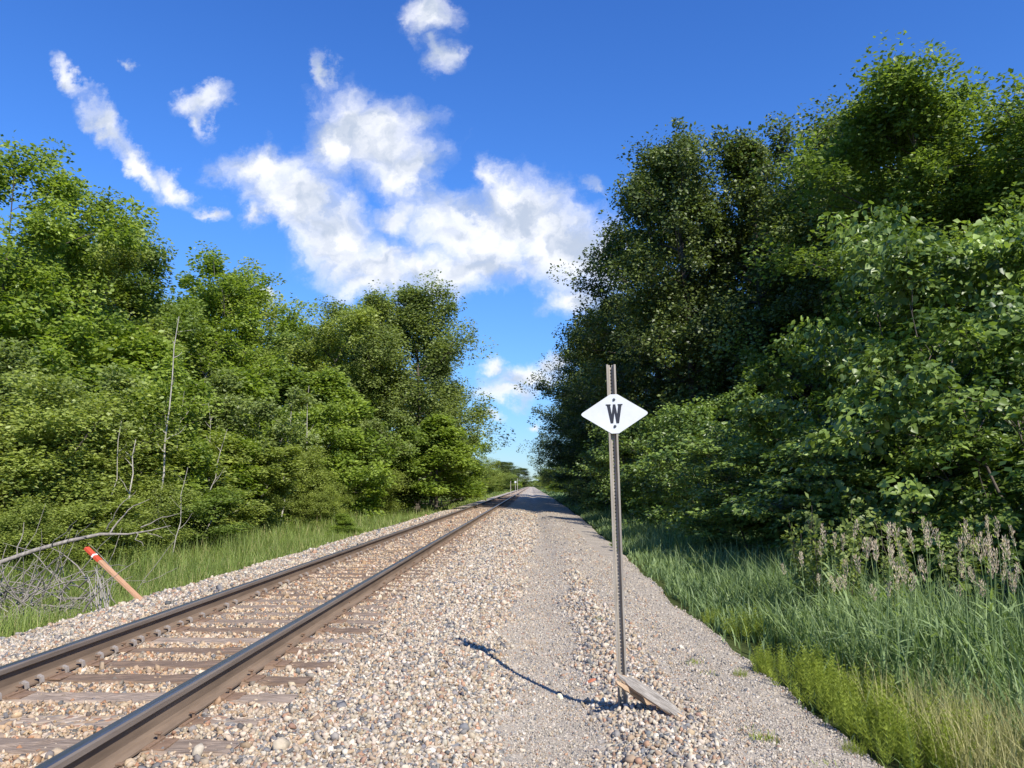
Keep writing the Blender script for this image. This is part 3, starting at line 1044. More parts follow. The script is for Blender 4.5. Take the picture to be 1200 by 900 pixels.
# understory left
LU = 'young trees and shrubs at the foot of the left wood'
for a in (
    ('bush', 0, 20, 19, 438, 2.7, 'olive green shrub at the left edge above the dead brush', 'shrub'),
    ('bush', 1, -60, 18, 470, 2.5, 'olive shrub cut off by the left edge above the dead brush', 'shrub'),
    ('bush', 1, 95, 22, 480, 2.3, 'olive green shrub behind the long fallen limb', 'shrub'),
    ('sap', 0, 80, 26, 375, 2.2, 'bright green young tree rising behind the olive shrub at far left', 'tree'),
    ('maple', 0, 150, 27, 395, 2.4, 'bright leafy young tree left of the tall bare white sapling', 'tree'),
    ('sap', 1, 120, 21, 520, 1.5, 'low yellow-green sapling above the orange stake', 'tree'),
    ('sap', 2, 225, 26, 492, 1.9, 'yellow-green bushy sapling right of the bare white sapling', 'tree'),
    ('sap', 1, 180, 24, 505, 1.6, 'bushy sapling at the foot of the bare white sapling', 'tree'),
    ('maple', 1, 250, 33, 430, 2.6, 'mid green young tree in the middle of the left wood', 'tree'),
    ('sap', 1, 272, 29, 510, 1.6, 'pale yellow-green sapling left of the round olive shrub', 'tree'),
    ('bush', 2, 335, 36, 522, 2.0, 'rounded olive shrub standing free at the foot of the left wood', 'shrub'),
    ('maple', 2, 325, 42, 430, 2.8, 'mid green young tree behind the round olive shrub', 'tree'),
    ('maple', 1, 402, 43, 436, 2.7, 'pointed bright green young maple left of the far grass verge', 'tree'),
    ('sap', 3, 455, 50, 500, 2.2, 'leafy young tree below the tall feathery tree', 'tree'),
    ('maple', 3, 512, 50, 487, 2.6, 'bright yellow-green young maple right below the tall feathery tree', 'tree'),
    ('sap', 1, 518, 66, 498, 2.4, 'leafy young tree beside the far track right of the bright maple', 'tree'),
    ('sap', 0, 537, 88, 508, 2.4, 'young tree beside the far track where the wood lowers', 'tree'),
    ('bush', 1, 556, 120, 533, 2.8, 'low olive bushes beyond the feathery trees near the far track', 'shrub'),
    ('bush', 0, 430, 47, 545, 1.9, 'olive shrub between the young maples beside the far verge', 'shrub'),
    ('bush', 0, 380, 40, 560, 1.4, 'low shrub beside the pointed young maple', 'shrub'),
    ('sap', 4, 200, 23, 425, 1.3, 'slim feathery sapling right behind the tall bare white sapling', 'tree'),
    ('sap', 5, 290, 31, 440, 1.5, 'slim grey-green sapling above the pale yellow-green sapling', 'tree'),
    ('sap', 4, 365, 40, 470, 1.5, 'slim feathery sapling left of the pointed young maple', 'tree'),
    ('sap', 5, 60, 22, 410, 1.4, 'slim grey-green sapling rising out of the olive shrub at far left', 'tree'),
    ('sap', 5, 430, 48, 470, 1.6, 'slim grey-green sapling right of the pointed young maple', 'tree'),
    ('bush', 2, 45, 16.5, 590, 1.2, 'low yellow-green scrub right behind the dead brush pile', 'shrub'),
    ('sap', 1, 105, 17.5, 582, 1.0, 'low leafy scrub under the fallen limb behind the orange stake', 'tree'),
    ('sap', 3, 215, 22, 572, 1.1, 'low green sapling at the tip of the fallen limb', 'tree'),
    ('sap', 1, 255, 26, 568, 1.2, 'low yellow-green sapling at the grass edge right of the fallen limb', 'tree'),
    ('bush', 2, 370, 35, 572, 1.2, 'low scrub at the grass edge left of the pointed young maple', 'shrub'),
    ('bush', 1, 150, 19.5, 560, 1.2, 'low olive scrub behind the orange stake', 'shrub'),
    ('bush', 0, 290, 30, 565, 1.3, 'low olive scrub in front of the round olive shrub', 'shrub'),
): plant(a[0], a[1], a[2], a[3], a[4], a[5], a[6], a[7], LU)
plant('maple', 1, 409, 27, 602, .55, 'small bright green bush alone in the grass beside the track', 'shrub')
# far left
for a in (('tall', 2, 590, 230, 540, 6, 'dark far tree left of the vanishing track'), ('bush', 0, 562, 150, 546, 3.6, 'far olive bush left of the track, nearest of the far bushes'), ('bush', 1, 578, 200, 553, 4, 'far olive bush at the foot of the dark far tree'), ('maple', 1, 596, 260, 552, 4, 'far pale green bush left of the white board'), ('tall', 2, 606, 330, 548, 6.5, 'most distant dark tree left of the vanishing track'),
          ('tall', 0, 566, 170, 545, 3.0, 'far green tree left of the vanishing track, before the dark ones')):
    plant(*a[:6], a[6], 'tree', 'far trees by the vanishing track')
# ---- right
for a in (
    ('tall', 0, 1105, 28, 88, 4.8, 'tallest bright green tree at upper right of the photo'),
    ('tall', 1, 1200, 26, 108, 4.9, 'tall green tree at the right edge of the photo'),
    ('tall', 1, 1010, 36, 200, 4.4, 'green tree in the notch left of the tallest bright tree'),
    ('oak', 0, 955, 37, 138, 4.8, 'tall dark oak just left of the tallest bright tree'),
    ('oak', 3, 880, 42, 160, 4.8, 'dark oak between the two peaks of the right wood'),
    ('oak', 2, 808, 43, 165, 5.0, 'dark oak with the pointed top left of the other oaks'),
    ('oak', 4, 765, 52, 205, 5.0, 'dark oak on the left flank of the right wood behind the sign'),
    ('oak', 1, 722, 63, 345, 4.6, 'dark oak whose crown steps down above the sign'),
    ('oak', 2, 703, 76, 385, 5.0, 'dark oak leaning towards the gravel left of the sign'),
    ('oak', 0, 687, 92, 425, 5.2, 'dark oak overhanging the far gravel left of the sign'),
    ('oak', 1, 677, 115, 462, 5.2, 'small-looking far oak at the left tip of the right wood'),
): plant(*a[:6], a[6], 'tree', RG)
FR = 'dark tree in the second row of the right wood, mostly hidden by the front row'
for a in (('oak', 2, 1060, 44, 200, 6), ('oak', 1, 1170, 40, 180, 6), ('oak', 0, 980, 50, 220, 6), ('oak', 2, 880, 56, 240, 6), ('oak', 1, 800, 66, 320, 6), ('oak', 0, 745, 82, 400, 6), ('oak', 2, 722, 105, 470, 6)):
    plant(*a, FR, 'tree', 'second row of the right wood')
RU = 'shrubs at the edge of the right wood'
for a in (
    ('under', 0, 790, 30, 455, 2.3, 'mid green shrub directly right of the diamond sign'),
    ('under', 1, 742, 36, 490, 1.9, 'shaded green shrub directly behind the sign post'),
    ('under', 1, 838, 24, 470, 1.9, 'mid green shrub between the sign shrub and the big-leaved linden'),
    ('under', 0, 715, 46, 520, 2.2, 'shaded low shrub left of the sign post at the wood edge'),
    ('linden', 0, 955, 17.5, 372, 2.3, 'big-leaved linden shrub with pale leaves, leftmost of its kind'),
    ('linden', 1, 1070, 15.5, 232, 2.5, 'tallest big-leaved linden with drooping sunlit sprays'),
    ('linden', 2, 1160, 12.5, 262, 2.3, 'big-leaved linden near the right edge with large pale leaves'),
    ('linden', 0, 1230, 10.5, 330, 2.0, 'linden cut off by the right edge with the largest leaves'),
    ('linden', 1, 1020, 14, 475, 1.9, 'shaded linden shrub at the foot of the tallest linden'),
    ('linden', 2, 1110, 13, 500, 1.6, 'low linden shrub behind the grass plumes'),
    ('under', 0, 882, 19, 520, 1.8, 'low dark shrub left of the grass plumes'),
    ('linden', 2, 1215, 11, 500, 1.4, 'low linden shrub with dark leaves behind the plumes at right edge'),
    ('under', 1, 1000, 17, 560, 1.5, 'low shaded shrub behind the leafy weeds'),
): plant(a[0], a[1], a[2], a[3], a[4], a[5], a[6], 'shrub', RU)
for a in (('tall', 2, 647, 230, 549, 4, 'far tree right of the vanishing track'), ('bush', 2, 652, 190, 553, 3.5, 'far olive bush right of the track below the far trees'), ('maple', 0, 662, 150, 550, 3.2, 'far green bush right of the track at the end of the oaks'), ('tall', 1, 641, 380, 551, 4.5, 'most distant tree right of the vanishing track'), ('tall', 0, 664, 170, 530, 4.5, 'far green tree right of the track beyond the oaks')):
    plant(*a[:6], a[6], 'tree', 'far trees by the vanishing track')

t_ = tree('linden', 1, (8.9, 5.2, float(gz(8.9, 5.2)) - .05), 5.6, 2.6, 'big-leaved linden standing just beyond the right edge of the photo', 'tree', RU, 1.0)
t_ = tree('under', 0, (7.6, 7.0, float(gz(7.6, 7.0)) - .05), 3.6, 1.9, 'green shrub standing just beyond the right edge of the photo', 'shrub', RU, 2.0)
# far wood closing the view
r = np.random.default_rng(5)
n = 9000
fx = r.uniform(-260, 260, n); ft = r.random(n) ** .7
fy = 1150 + r.uniform(-40, 40, n)
top = 9 + 3 * wob(fx, fx * 0, .05, 3)
pos = np.stack([fx, fy, ft * top - .4], -1)
s = 1.4
a_ = rand_rot(r, n)
q4 = np.array([(-1, -.6, 0), (1, -.6, 0), (.7, .8, 0), (-.7, .8, 0)]) * s
V = pos[:, None, :] + np.einsum('nij,kj->nki', a_, q4)
F = np.arange(n * 4).reshape(n, 4)
tt = np.repeat(r.uniform(.2, .8, (n, 3)), 4, 0)
fw = link('far_wood', np_mesh('far_wood', V.reshape(-1, 3), F, M['leaf_oak'], tt))
tag(fw, 'low far-off wood at the end of the track', 'wood', kind='stuff')

# ------------------------------------------------------------------ bare saplings on the left
def bare(px0, py0, px1, py1, Y, rad, label, seed, name='bare_sapling', mat='bark_pale', tw=7):
    r = np.random.default_rng(seed)
    a = at(px0, py0, Y); b_ = at(px1, py1, Y)
    z0 = float(gz(a.x, Y))
    H = b_.z - z0
    n = 9
    f = np.linspace(0, 1, n)
    pts = np.stack([(b_.x - a.x) * f, .3 * f ** 2, H * f], -1)
    pts[1:-1, :2] += r.normal(0, .045, (n - 2, 2))
    parts = [tube(pts, np.linspace(rad * .72, rad * .18, n), 7)]
    root = empty(name, (a.x, Y, z0 - .05))
    V, F = join(parts)
    link('trunk', np_mesh('trunk', V, F, M[mat], None, True), root)
    parts = []
    for q in range(tw):
        g_ = r.uniform(.35, .95)
        p0 = np.array([np.interp(g_, f, pts[:, c]) for c in range(3)])
        az = r.uniform(0, 6.28)
        parts.append(tube(curve(p0, (math.cos(az), math.sin(az), r.uniform(.5, 1.4)), r.uniform(.4, 1.1) * (1.2 - g_), 5, r, .12, .05), np.linspace(rad * .26, .003, 6), 5))
    for V, F in parts:
        link('twig', np_mesh('twig', V, F, M[mat], None, True), root)
    tag(root, label, 'sapling', 'bare pale saplings in front of the left wood')


bare(184, 600, 204, 366, 20.3, .05, 'tall bare white sapling, the highest one before the left wood', 1)
bare(150, 600, 152, 512, 18.8, .05, 'short bare pale stem left of the tall bare white sapling', 2, tw=4)
bare(134, 590, 135, 490, 19, .03, 'thin bare stem, leftmost of the bare stems', 3, tw=4)
bare(330, 585, 340, 465, 34, .06, 'bare pale stem above the round olive shrub', 4, tw=6)
bare(228, 610, 262, 500, 23.5, .035, 'leaning bare sapling right of the tall white one', 5, tw=6)
bare(297, 590, 303, 480, 33, .03, 'slim bare stem left of the round olive shrub', 7, tw=5)
bare(252, 605, 240, 470, 25, .03, 'crooked bare stem leaning left behind the yellow-green sapling', 8, tw=6)
bare(108, 600, 118, 455, 23, .03, 'slim bare stem rising from the olive shrub behind the fallen limb', 9, tw=5)
bare(205, 605, 214, 545, 19, .022, 'short forked bare stem near the tip of the fallen limb', 10, tw=5)
bare(357, 575, 360, 450, 36.5, .06, 'bare pale stem just left of the pointed young maple', 6, tw=5)

# ------------------------------------------------------------------ long fallen limb and dead brush
r = np.random.default_rng(31)
Yb = 11.6
base = at(-60, 678, 11.0)
root = empty('fallen_limb', base)
px = [(-60, 678, 11.0), (0, 659, 11.2), (40, 645, 11.4), (80, 634, 11.6), (118, 626, 11.8), (150, 626, 12.0), (175, 622, 12.1), (200, 616, 12.2)]
pts = np.array([at(*p) - base for p in px])
V, F = tube(pts, [.034, .032, .030, .028, .024, .014, .010, .005], 8)
link('limb', np_mesh('limb', V, F, M['bark_dead'], None, True), root)
parts = []
for p0, p1, rad in (((128, 626, 11.9), (150, 598, 12.1), .016), ((150, 598, 12.1), (175, 585, 12.3), .009), ((125, 620, 11.9), (140, 593, 11.8), .012), ((140, 593, 11.8), (160, 575, 11.9), .007), ((158, 624, 12.0), (168, 640, 11.9), .009), ((172, 622, 12.1), (190, 630, 12.2), .009),
                    ((165, 618, 12), (190, 606, 12.3), .012), ((190, 606, 12.3), (215, 600, 12.4), .006), ((60, 640, 11.5), (90, 610, 11.2), .01), ((20, 652, 11.3), (28, 612, 11.5), .01), ((90, 632, 11.7), (110, 606, 11.4), .008)):
    a = np.array(at(*p0) - base); b_ = np.array(at(*p1) - base)
    parts.append(tube(np.array([a + (b_ - a) * f + (r.normal(0, .02, 3) if 0 < f < 1 else 0) for f in np.linspace(0, 1, 5)]), np.linspace(rad, rad * .4, 5), 5))
for V, F in parts:
    link('twig', np_mesh('twig', V, F, M['bark_dead'], None, True), root)
tag(root, 'long pale fallen limb lying across the brush behind the orange stake', 'branch')
c = at(34, 700, 11.3)
z0 = float(gz(c.x, 11.5))
root = empty('brush_pile', (c.x, 11.5, z0))
parts = []
for q in range(230):
    p0 = np.array([r.normal(-.35, .6), r.normal(0, .7), r.uniform(-.1, .7)])
    az = r.uniform(0, 6.28)
    d = np.array([math.cos(az), math.sin(az) * .6, r.uniform(-.1, 1.3)])
    ln = r.uniform(.5, 1.5)
    parts.append(tube(curve(p0, d, ln, 6, r, .13, -.05), np.linspace(r.uniform(.006, .017), .003, 7), 5))
for V, F in parts[:95]:
    link('stick', np_mesh('stick', V, F, M['bark_dead'], None, True), root)
V, F = join(parts[95:])
tag(link('sticks', np_mesh('sticks', V, F, M['bark_dead'], None, True), root), kind='stuff')
tag(root, 'tangled pile of grey dead brush left of the orange stake', 'brush')
# broken white reed stems beside the stake
c = at(122, 712, 9.9)
z0 = float(gz(c.x, 9.9))
root = empty('dead_stems', (c.x, 9.9, z0))
parts = []
for q in range(12):
    p0 = (r.normal(0, .06), r.normal(0, .06), 0)
    parts.append(tube(curve(p0, (r.normal(-.1, .18), r.normal(0, .2), 1), r.uniform(.3, .6), 5, r, .05, 0), np.linspace(.007, .004, 6), 5))
V, F = join(parts)
link('stems', np_mesh('stems', V, F, M['bark_pale'], None, True), root)
tag(root, 'clump of broken whitish dead stems left of the orange stake foot', 'dead plant')

# ------------------------------------------------------------------ orange-tipped stake
p0 = at(164, 702, 10.4); p1 = at(101, 642, 10.5)
root = empty('marker_stake', p0)
d = (p1 - p0); ln = d.length
rot = d.to_track_quat('Z', 'Y')


def stake_seg(name, a, b_, w, t_, mat):
    bm = bmesh.new()
    box_bm(bm, (0, 0, (a + b_) / 2 * ln), (w, t_, (b_ - a) * ln))
    bmesh.ops.bevel(bm, geom=bm.edges[:], offset=.003, segments=1, affect='EDGES')
    o = bm_obj(name, bm, mat, root)
    o.rotation_mode = 'QUATERNION'
    o.rotation_quaternion = rot
    return o


stake_seg('stake_shaft', -.12, .74, .075, .04, M['stakewood'])
stake_seg('painted_tip', .741, 1.0, .077, .042, M['orange'])
stake_seg('white_band', .832, .858, .081, .046, M['white'])
tag(root, 'leaning wooden stake with orange painted tip and white band left of the track', 'stake')

# ------------------------------------------------------------------ whistle post sign
PB = at(730, 813, 5.75)
zb = float(gz(PB.x, 5.75))
root = empty('whistle_post', (PB.x, 5.75, zb))
root.rotation_euler = (0, R(-1.05), 0)
top = at(719, 427, 5.75).z - zb
bm = bmesh.new()


def strip(bm, pts, z0, z1):
    a = [bm.verts.new((x, y, z0)) for x, y in pts]; b_ = [bm.verts.new((x, y, z1)) for x, y in pts]
    for k in range(len(pts) - 1):
        bm.faces.new((a[k], a[k + 1], b_[k + 1], b_[k]))


hw = .006
for s in (-1, 1):
    strip(bm, [(s * .035, .0), (s * .023, .0), (s * .016, .034), (s * hw, .036)], -.35, top)
pitch_ = .0254
k = 0
z = .02
while z < top - .03:
    strip(bm, [(-hw, .036), (hw, .036)], z, z + pitch_ * .68)
    z += pitch_
strip(bm, [(-hw, .036), (hw, .036)], -.35, .02)
bmesh.ops.remove_doubles(bm, verts=bm.verts, dist=.0001)
post = bm_obj('post', bm, M['galv'], root)
md = post.modifiers.new('thickness', 'SOLIDIFY'); md.thickness = .0035; md.offset = 0
# sign plate
sc = at(720.5, 485, 5.75)
zc = sc.z - zb
w2, h2 = .2465, .147
cut, cs = .035, .012
pts = [(-w2, -.005), (-w2, .005), (-w2 + cs, .016), (-cut, h2 - .005), (-cut + .008, h2), (cut - .008, h2), (cut, h2 - .005), (w2 - cs, .016), (w2, .005), (w2, -.005), (w2 - cs, -.016), (cut, -h2 + .005), (cut - .008, -h2), (-cut + .008, -h2), (-cut, -h2 + .005), (-w2 + cs, -.016)]
bm = bmesh.new()
f = bm.faces.new([bm.verts.new((x, 0, z)) for x, z in pts])
g = bmesh.ops.extrude_face_region(bm, geom=[f])
bmesh.ops.translate(bm, vec=(0, .003, 0), verts=[v for v in g['geom'] if isinstance(v, bmesh.types.BMVert)])
plate = bm_obj('sign_plate', bm, M['sign'], root, loc=(.013, -.006, zc))
plate.rotation_euler = (0, R(-.35), R(-1.5))
# letter W with slab tops
bm = bmesh.new()
hW, wt, wb, st = .0715, .0505, .0225, .0215
loops = [
    [(-wt - .006, hW), (-wt + st - .002, hW), (-wb + .011, -hW), (-wb - .009, -hW)],
    [(-.009, hW), (.009, hW), (-wb + .0112, -hW), (-wb - .0088, -hW)],
    [(-.0088, hW), (.0088, hW), (wb + .009, -hW), (wb - .011, -hW)],
    [(wt - st + .002, hW), (wt + .006, hW), (wb + .0092, -hW), (wb - .0112, -hW)],
    [(-wt - .012, hW + .001), (-wt + st + .003, hW + .001), (-wt + st + .003, hW - .008), (-wt - .012, hW - .008)],
    [(wt - st - .003, hW + .001), (wt + .012, hW + .001), (wt + .012, hW - .008), (wt - st - .003, hW - .008)],
]
for li, lp in enumerate(loops):
    yv = -.0012 - .0002 * li
    f = bm.faces.new([bm.verts.new((x, yv, z)) for x, z in lp])
    g = bmesh.ops.extrude_face_region(bm, geom=[f])
    bmesh.ops.translate(bm, vec=(0, .0010 + .0002 * li, 0), verts=[v for v in g['geom'] if isinstance(v, bmesh.types.BMVert)])
bm_obj('letter_w', bm, M['black'], plate)
for zz in (.106, -.094):
    bm = bmesh.new()
    bmesh.ops.create_cone(bm, cap_ends=True, segments=6, radius1=.0075, radius2=.0075, depth=.008, matrix=Matrix.Translation((0, -.005, zz)) @ Matrix.Rotation(R(90), 4, 'X'))
    bmesh.ops.create_cone(bm, cap_ends=True, segments=16, radius1=.011, radius2=.011, depth=.002, matrix=Matrix.Translation((0, -.0012, zz)) @ Matrix.Rotation(R(90), 4, 'X'))
    bm_obj('bolt', bm, M['bolt'], plate)
tag(root, 'white diamond sign with black W on a galvanised U-channel post', 'sign')

# ------------------------------------------------------------------ split plank at the post foot, loose pieces
def wood_piece(name, length, w, t_, mats, loc, rot, label, cat, seed, tipjag=.05, group=None):
    r = np.random.default_rng(seed)
    bm = bmesh.new()
    n = 14
    prof_ = [(-.5, 0), (-.5, .8), (-.3, 1), (0, .9), (.32, 1), (.5, .75), (.5, 0)]
    rings = []
    for i in range(n + 1):
        y = -length / 2 + length * i / n
        ring = []
        for px_, pz_ in prof_:
            jy = r.uniform(-tipjag, tipjag) if i in (0, n) else 0
            tp = .6 + .4 * min(1, min(i, n - i) / 3)
            ring.append(bm.verts.new((px_ * w * tp + r.normal(0, w * .03), y + jy, pz_ * t_ * tp + r.normal(0, t_ * .06))))
        rings.append(ring)
    m_ = len(prof_)
    for a, b_ in zip(rings[:-1], rings[1:]):
        for k in range(m_):
            f = bm.faces.new((a[k], a[(k + 1) % m_], b_[(k + 1) % m_], b_[k]))
            f.material_index = 0 if k in (1, 2, 3, 4) else 1
    for rg in (rings[0], rings[-1]):
        f = bm.faces.new(rg); f.material_index = 1
    o = bm_obj(name, bm, mats, None, loc=loc)
    o.rotation_euler = rot
    return tag(o, label, cat, group)


def on_ground(px, py, lift=0.0):
    d = ray(px, py)
    Y = 5.0
    for _ in range(58):
        Y = (CAM_H - float(gz(d.x * Y, Y)) - lift) / -d.z
    return Vector((d.x * Y, Y, CAM_H + d.z * Y))


a = at(727, 789, 5.66); b_ = on_ground(800, 838, .03)
mid = (a + b_) / 2
d = b_ - a
pq = d.to_track_quat('Y', 'Z')
from mathutils import Quaternion
pq = min((pq @ Quaternion((0, 1, 0), R(a_)) for a_ in (-38, 38)), key=lambda q_: (q_ @ Vector((0, 0, 1))).y)
wood_piece('split_plank', d.length - .02, .08, .024, [M['plank'], M['plank_raw']], mid - Vector((0, 0, .02)), pq.to_euler(), 'weathered grey split plank leaning against the foot of the sign post', 'plank', 1)
a = at(726, 799, 5.6); b_ = on_ground(764, 826, .02)
d = b_ - a
wood_piece('splinter', d.length + .04, .05, .035, [M['plank_raw'], M['plank_raw']], (a + b_) / 2 - Vector((0, 0, .03)), d.to_track_quat('Y', 'Z').to_euler(), 'reddish brown wood splinter beside the split plank', 'splinter', 2, .03)


p = on_ground(618, 755)
wood_piece('wood_chip', .19, .06, .045, [M['chip'], M['chip']], p, (0, 0, R(95)), 'broken grey wood chunk lying on the footpath', 'wood', 3, .02)
p = on_ground(643, 818)
wood_piece('wood_chip', .12, .018, .012, [M['plank_raw'], M['chip']], p, (0, 0, R(75)), 'thin brown wood sliver beside the cream stone', 'wood', 4, .02)


def rock(name, p, sx, sy, sz, mat, label, seed):
    r = np.random.default_rng(seed)
    bm = bmesh.new()
    bmesh.ops.create_icosphere(bm, subdivisions=2, radius=1)
    for _ in range(7):
        nrm = Vector(r.normal(size=3)).normalized(); dd = r.uniform(.62, .85)
        for v in bm.verts:
            e = v.co.dot(nrm) - dd
            if e > 0: v.co -= nrm * e
    for v in bm.verts: v.co = Vector((v.co.x * sx, v.co.y * sy, v.co.z * sz)) * r.uniform(.97, 1.03)
    o = bm_obj(name, bm, mat, loc=p + Vector((0, 0, sz * .55)))
    o.rotation_euler = (r.uniform(-.2, .2), r.uniform(-.3, .3), r.uniform(0, 3))
    return tag(o, label, 'stone')


o = rock('stone', on_ground(692, 801), .055, .024, .022, M['brick'], 'brick red stone lying left of the sign post foot', 1); o.rotation_euler = (0, -.4, .35)
rock('stone', on_ground(656, 820), .032, .02, .034, M['yellow_stone'], 'cream yellow stone standing at the end of the post shadow', 2)
rock('stone', on_ground(504, 884), .036, .03, .024, M['white_stone'], 'largest smooth white stone at the lower middle of the photo', 3)


# ------------------------------------------------------------------ horsetail clumps, tufts
def horsetail_me(seed, stems, rad, h):
    r = np.random.default_rng(seed)
    P, D, S, Tn, Wd = [], [], [], [], []
    for s in range(stems):
        a = r.uniform(0, 6.28); q = rad * math.sqrt(r.random())
        bx, by = q * math.cos(a), q * math.sin(a)
        hh = h * (1 - .45 * (q / rad) ** 2) * r.uniform(.7, 1.12)
        lx, ly = bx * .35 + r.normal(0, .03), by * .35 + r.normal(0, .03)
        tn = r.uniform(.2, .9)
        P.append((bx, by, 0)); D.append((lx, ly, hh)); Wd.append(.004); Tn.append(tn)
        nw = int(hh / .022)
        for k in range(2, nw):
            f = k / nw
            for j in range(9):
                az = r.uniform(0, 6.28)
                ln = .075 * (1 - .75 * f) * r.uniform(.7, 1.2)
                P.append((bx + lx * f, by + ly * f, hh * f)); D.append((math.cos(az) * ln * .75, math.sin(az) * ln * .75, ln * .65)); Wd.append(.0034); Tn.append(tn + r.normal(0, .1))
    P, D, Wd, Tn = map(np.array, (P, D, Wd, Tn))
    sd = np.cross(D, r.normal(size=D.shape)); sd /= np.linalg.norm(sd, axis=1)[:, None] + 1e-9
    V = np.stack([P - sd * Wd[:, None] / 2, P + sd * Wd[:, None] / 2, P + D], 1)
    F = np.arange(len(P) * 3).reshape(-1, 3)
    tt = np.repeat(np.clip(np.stack([Tn] * 3, -1), 0, 1), 3, 0)
    return np_mesh('horsetail', V.reshape(-1, 3), F, M['horsetail'], tt)


hm = [horsetail_me(s, 55, .17, .30) for s in (1, 2, 3)]
HT = [(893, 752, 1.0, 'round yellow-green horsetail clump standing alone at the gravel edge'), (921, 796, .75, 'small horsetail clump between the lone round one and the big front clumps'),
      (850, 735, .55, 'little horsetail clump farthest up the gravel edge'), (882, 797, .25, 'tiny horsetail sprig on the gravel beside the clumps'),
      (958, 815, .95, 'bushy horsetail clump at the left end of the long front row'), (985, 832, .9, 'horsetail clump second along the long front row'), (1010, 850, .95, 'horsetail clump in the middle of the long front row'), (1035, 868, .9, 'horsetail clump in the front row right of its middle'),
      (1060, 885, .95, 'horsetail clump near the lower edge of the photo in the front row'), (1090, 905, 1.0, 'horsetail clump at the lower edge of the photo'), (985, 805, .9, 'horsetail clump behind the left end of the front row'), (1030, 835, .9, 'horsetail clump behind the middle of the front row'),
      (1075, 858, .95, 'horsetail clump behind the right end of the front row'), (1125, 885, 1.0, 'horsetail clump among the straw coloured grass'), (1150, 915, 1.0, 'horsetail clump cut by the lower edge near the right corner'), (1015, 888, .3, 'tiny horsetail sprig on the gravel at the lower edge')]
for q, (px_, py_, s_, lb) in enumerate(HT):
    p = on_ground(px_ - 14, py_ - 4)
    o = link('horsetail_clump', hm[q % 3])
    o.location = p - Vector((0, 0, .02)); o.scale = (s_ * 1.3, s_ * 1.3, s_ * 1.42); o.rotation_euler = (0, 0, q * 1.3)
    tag(o, lb, 'plant', 'horsetail clumps along the gravel edge')
r = np.random.default_rng(44)
for (px_, py_, n_, hh, lb) in ((810, 779, 45, .07, 'small green tuft on the gravel right of the sign post, farther one'), (825, 791, 40, .05, 'flat green tuft on the gravel just in front of the other one'), (893, 870, 90, .075, 'largest green tuft on the bare gravel, low in the photo'),
                             (704, 729, 18, .10, 'tiny green sprout in the stones left of the sign post'), (878, 858, 25, .05, 'little tuft touching the largest gravel tuft'), (955, 898, 30, .05, 'tuft at the lower edge of the gravel')):
    p = on_ground(px_, py_)
    me = blades('grass_tuft', r, r.normal(0, .055, n_), r.normal(0, .04, n_), r.uniform(.5, 1.2, n_) * hh, np.full(n_, .005), M['horsetail'], r.uniform(0, .7, n_), .7, z=np.zeros(n_))
    o = link('grass_tuft', me)
    o.location = p - Vector((0, 0, .005))
    tag(o, lb, 'plant', 'green tufts on the gravel')


# ------------------------------------------------------------------ plumed grass stalks
def stalk(seed):
    r = np.random.default_rng(seed)
    h = 1.0
    ps = curve((0, 0, 0), (r.normal(0, .07), r.normal(0, .07), 1), h, 10, r, .018, -.002)
    V, F = tube(ps, np.linspace(.0042, .0016, 11), 5)
    sm = np_mesh('stem', V, F, M['blade_blue'], np.tile(np.array([[.75, .75, .75]]), (len(V), 1)), True)
    # plume of small spikelets
    P, D = [], []
    for k in range(70):
        f = r.uniform(0, 1)
        p = np.array([np.interp(.875 + .125 * f, np.linspace(0, 1, 11), ps[:, c]) for c in range(3)])
        az = r.uniform(0, 6.28)
        br = .022 * math.sin(math.pi * (f * .8 + .12)) * r.uniform(.2, 1.2)
        P.append(p + np.array([math.cos(az) * br, math.sin(az) * br, br * .8 + r.normal(0, .004)]))
        D.append((math.cos(az) * .006, math.sin(az) * .006, .013))
    P, D = np.array(P), np.array(D)
    sd = np.cross(D, r.normal(size=D.shape)); sd /= np.linalg.norm(sd, axis=1)[:, None]
    V = np.stack([P - D * .5, P + sd * .0028, P + D, P - sd * .0028], 1)
    F = np.array([(0, 1, 2), (0, 2, 3)])[None] + (np.arange(len(P)) * 4)[:, None, None]
    tn = np.repeat(np.clip(r.normal(.5, .25, (len(P), 1)), 0, 1).repeat(3, 1), 4, 0)
    pm = np_mesh('seed_head', V.reshape(-1, 3), F.reshape(-1, 3), M['seed'], tn)
    lv = []
    for k in range(3):
        f = r.uniform(.25, .72)
        p = np.array([np.interp(f, np.linspace(0, 1, 11), ps[:, c]) for c in range(3)])
        az = r.uniform(0, 6.28); el = r.uniform(.2, .9); ln = r.uniform(.14, .24)
        d = np.array([math.cos(az) * math.cos(el), math.sin(az) * math.cos(el), math.sin(el)])
        pts = curve(p, d, ln, 4, r, .05, -.12)
        s_ = np.array([-math.sin(az), math.cos(az), 0])
        w = np.array([.006, .0085, .007, .0045, .0])
        V = np.concatenate([pts - s_ * w[:, None], pts + s_ * w[:, None]])
        F = np.array([(i, i + 1, i + 6, i + 5) for i in range(4)])
        lv.append(np_mesh('leaf', V, F, M['blade_blue'], np.tile(np.array([[.9, .9, .9]]), (len(V), 1))))
    return sm, pm, lv


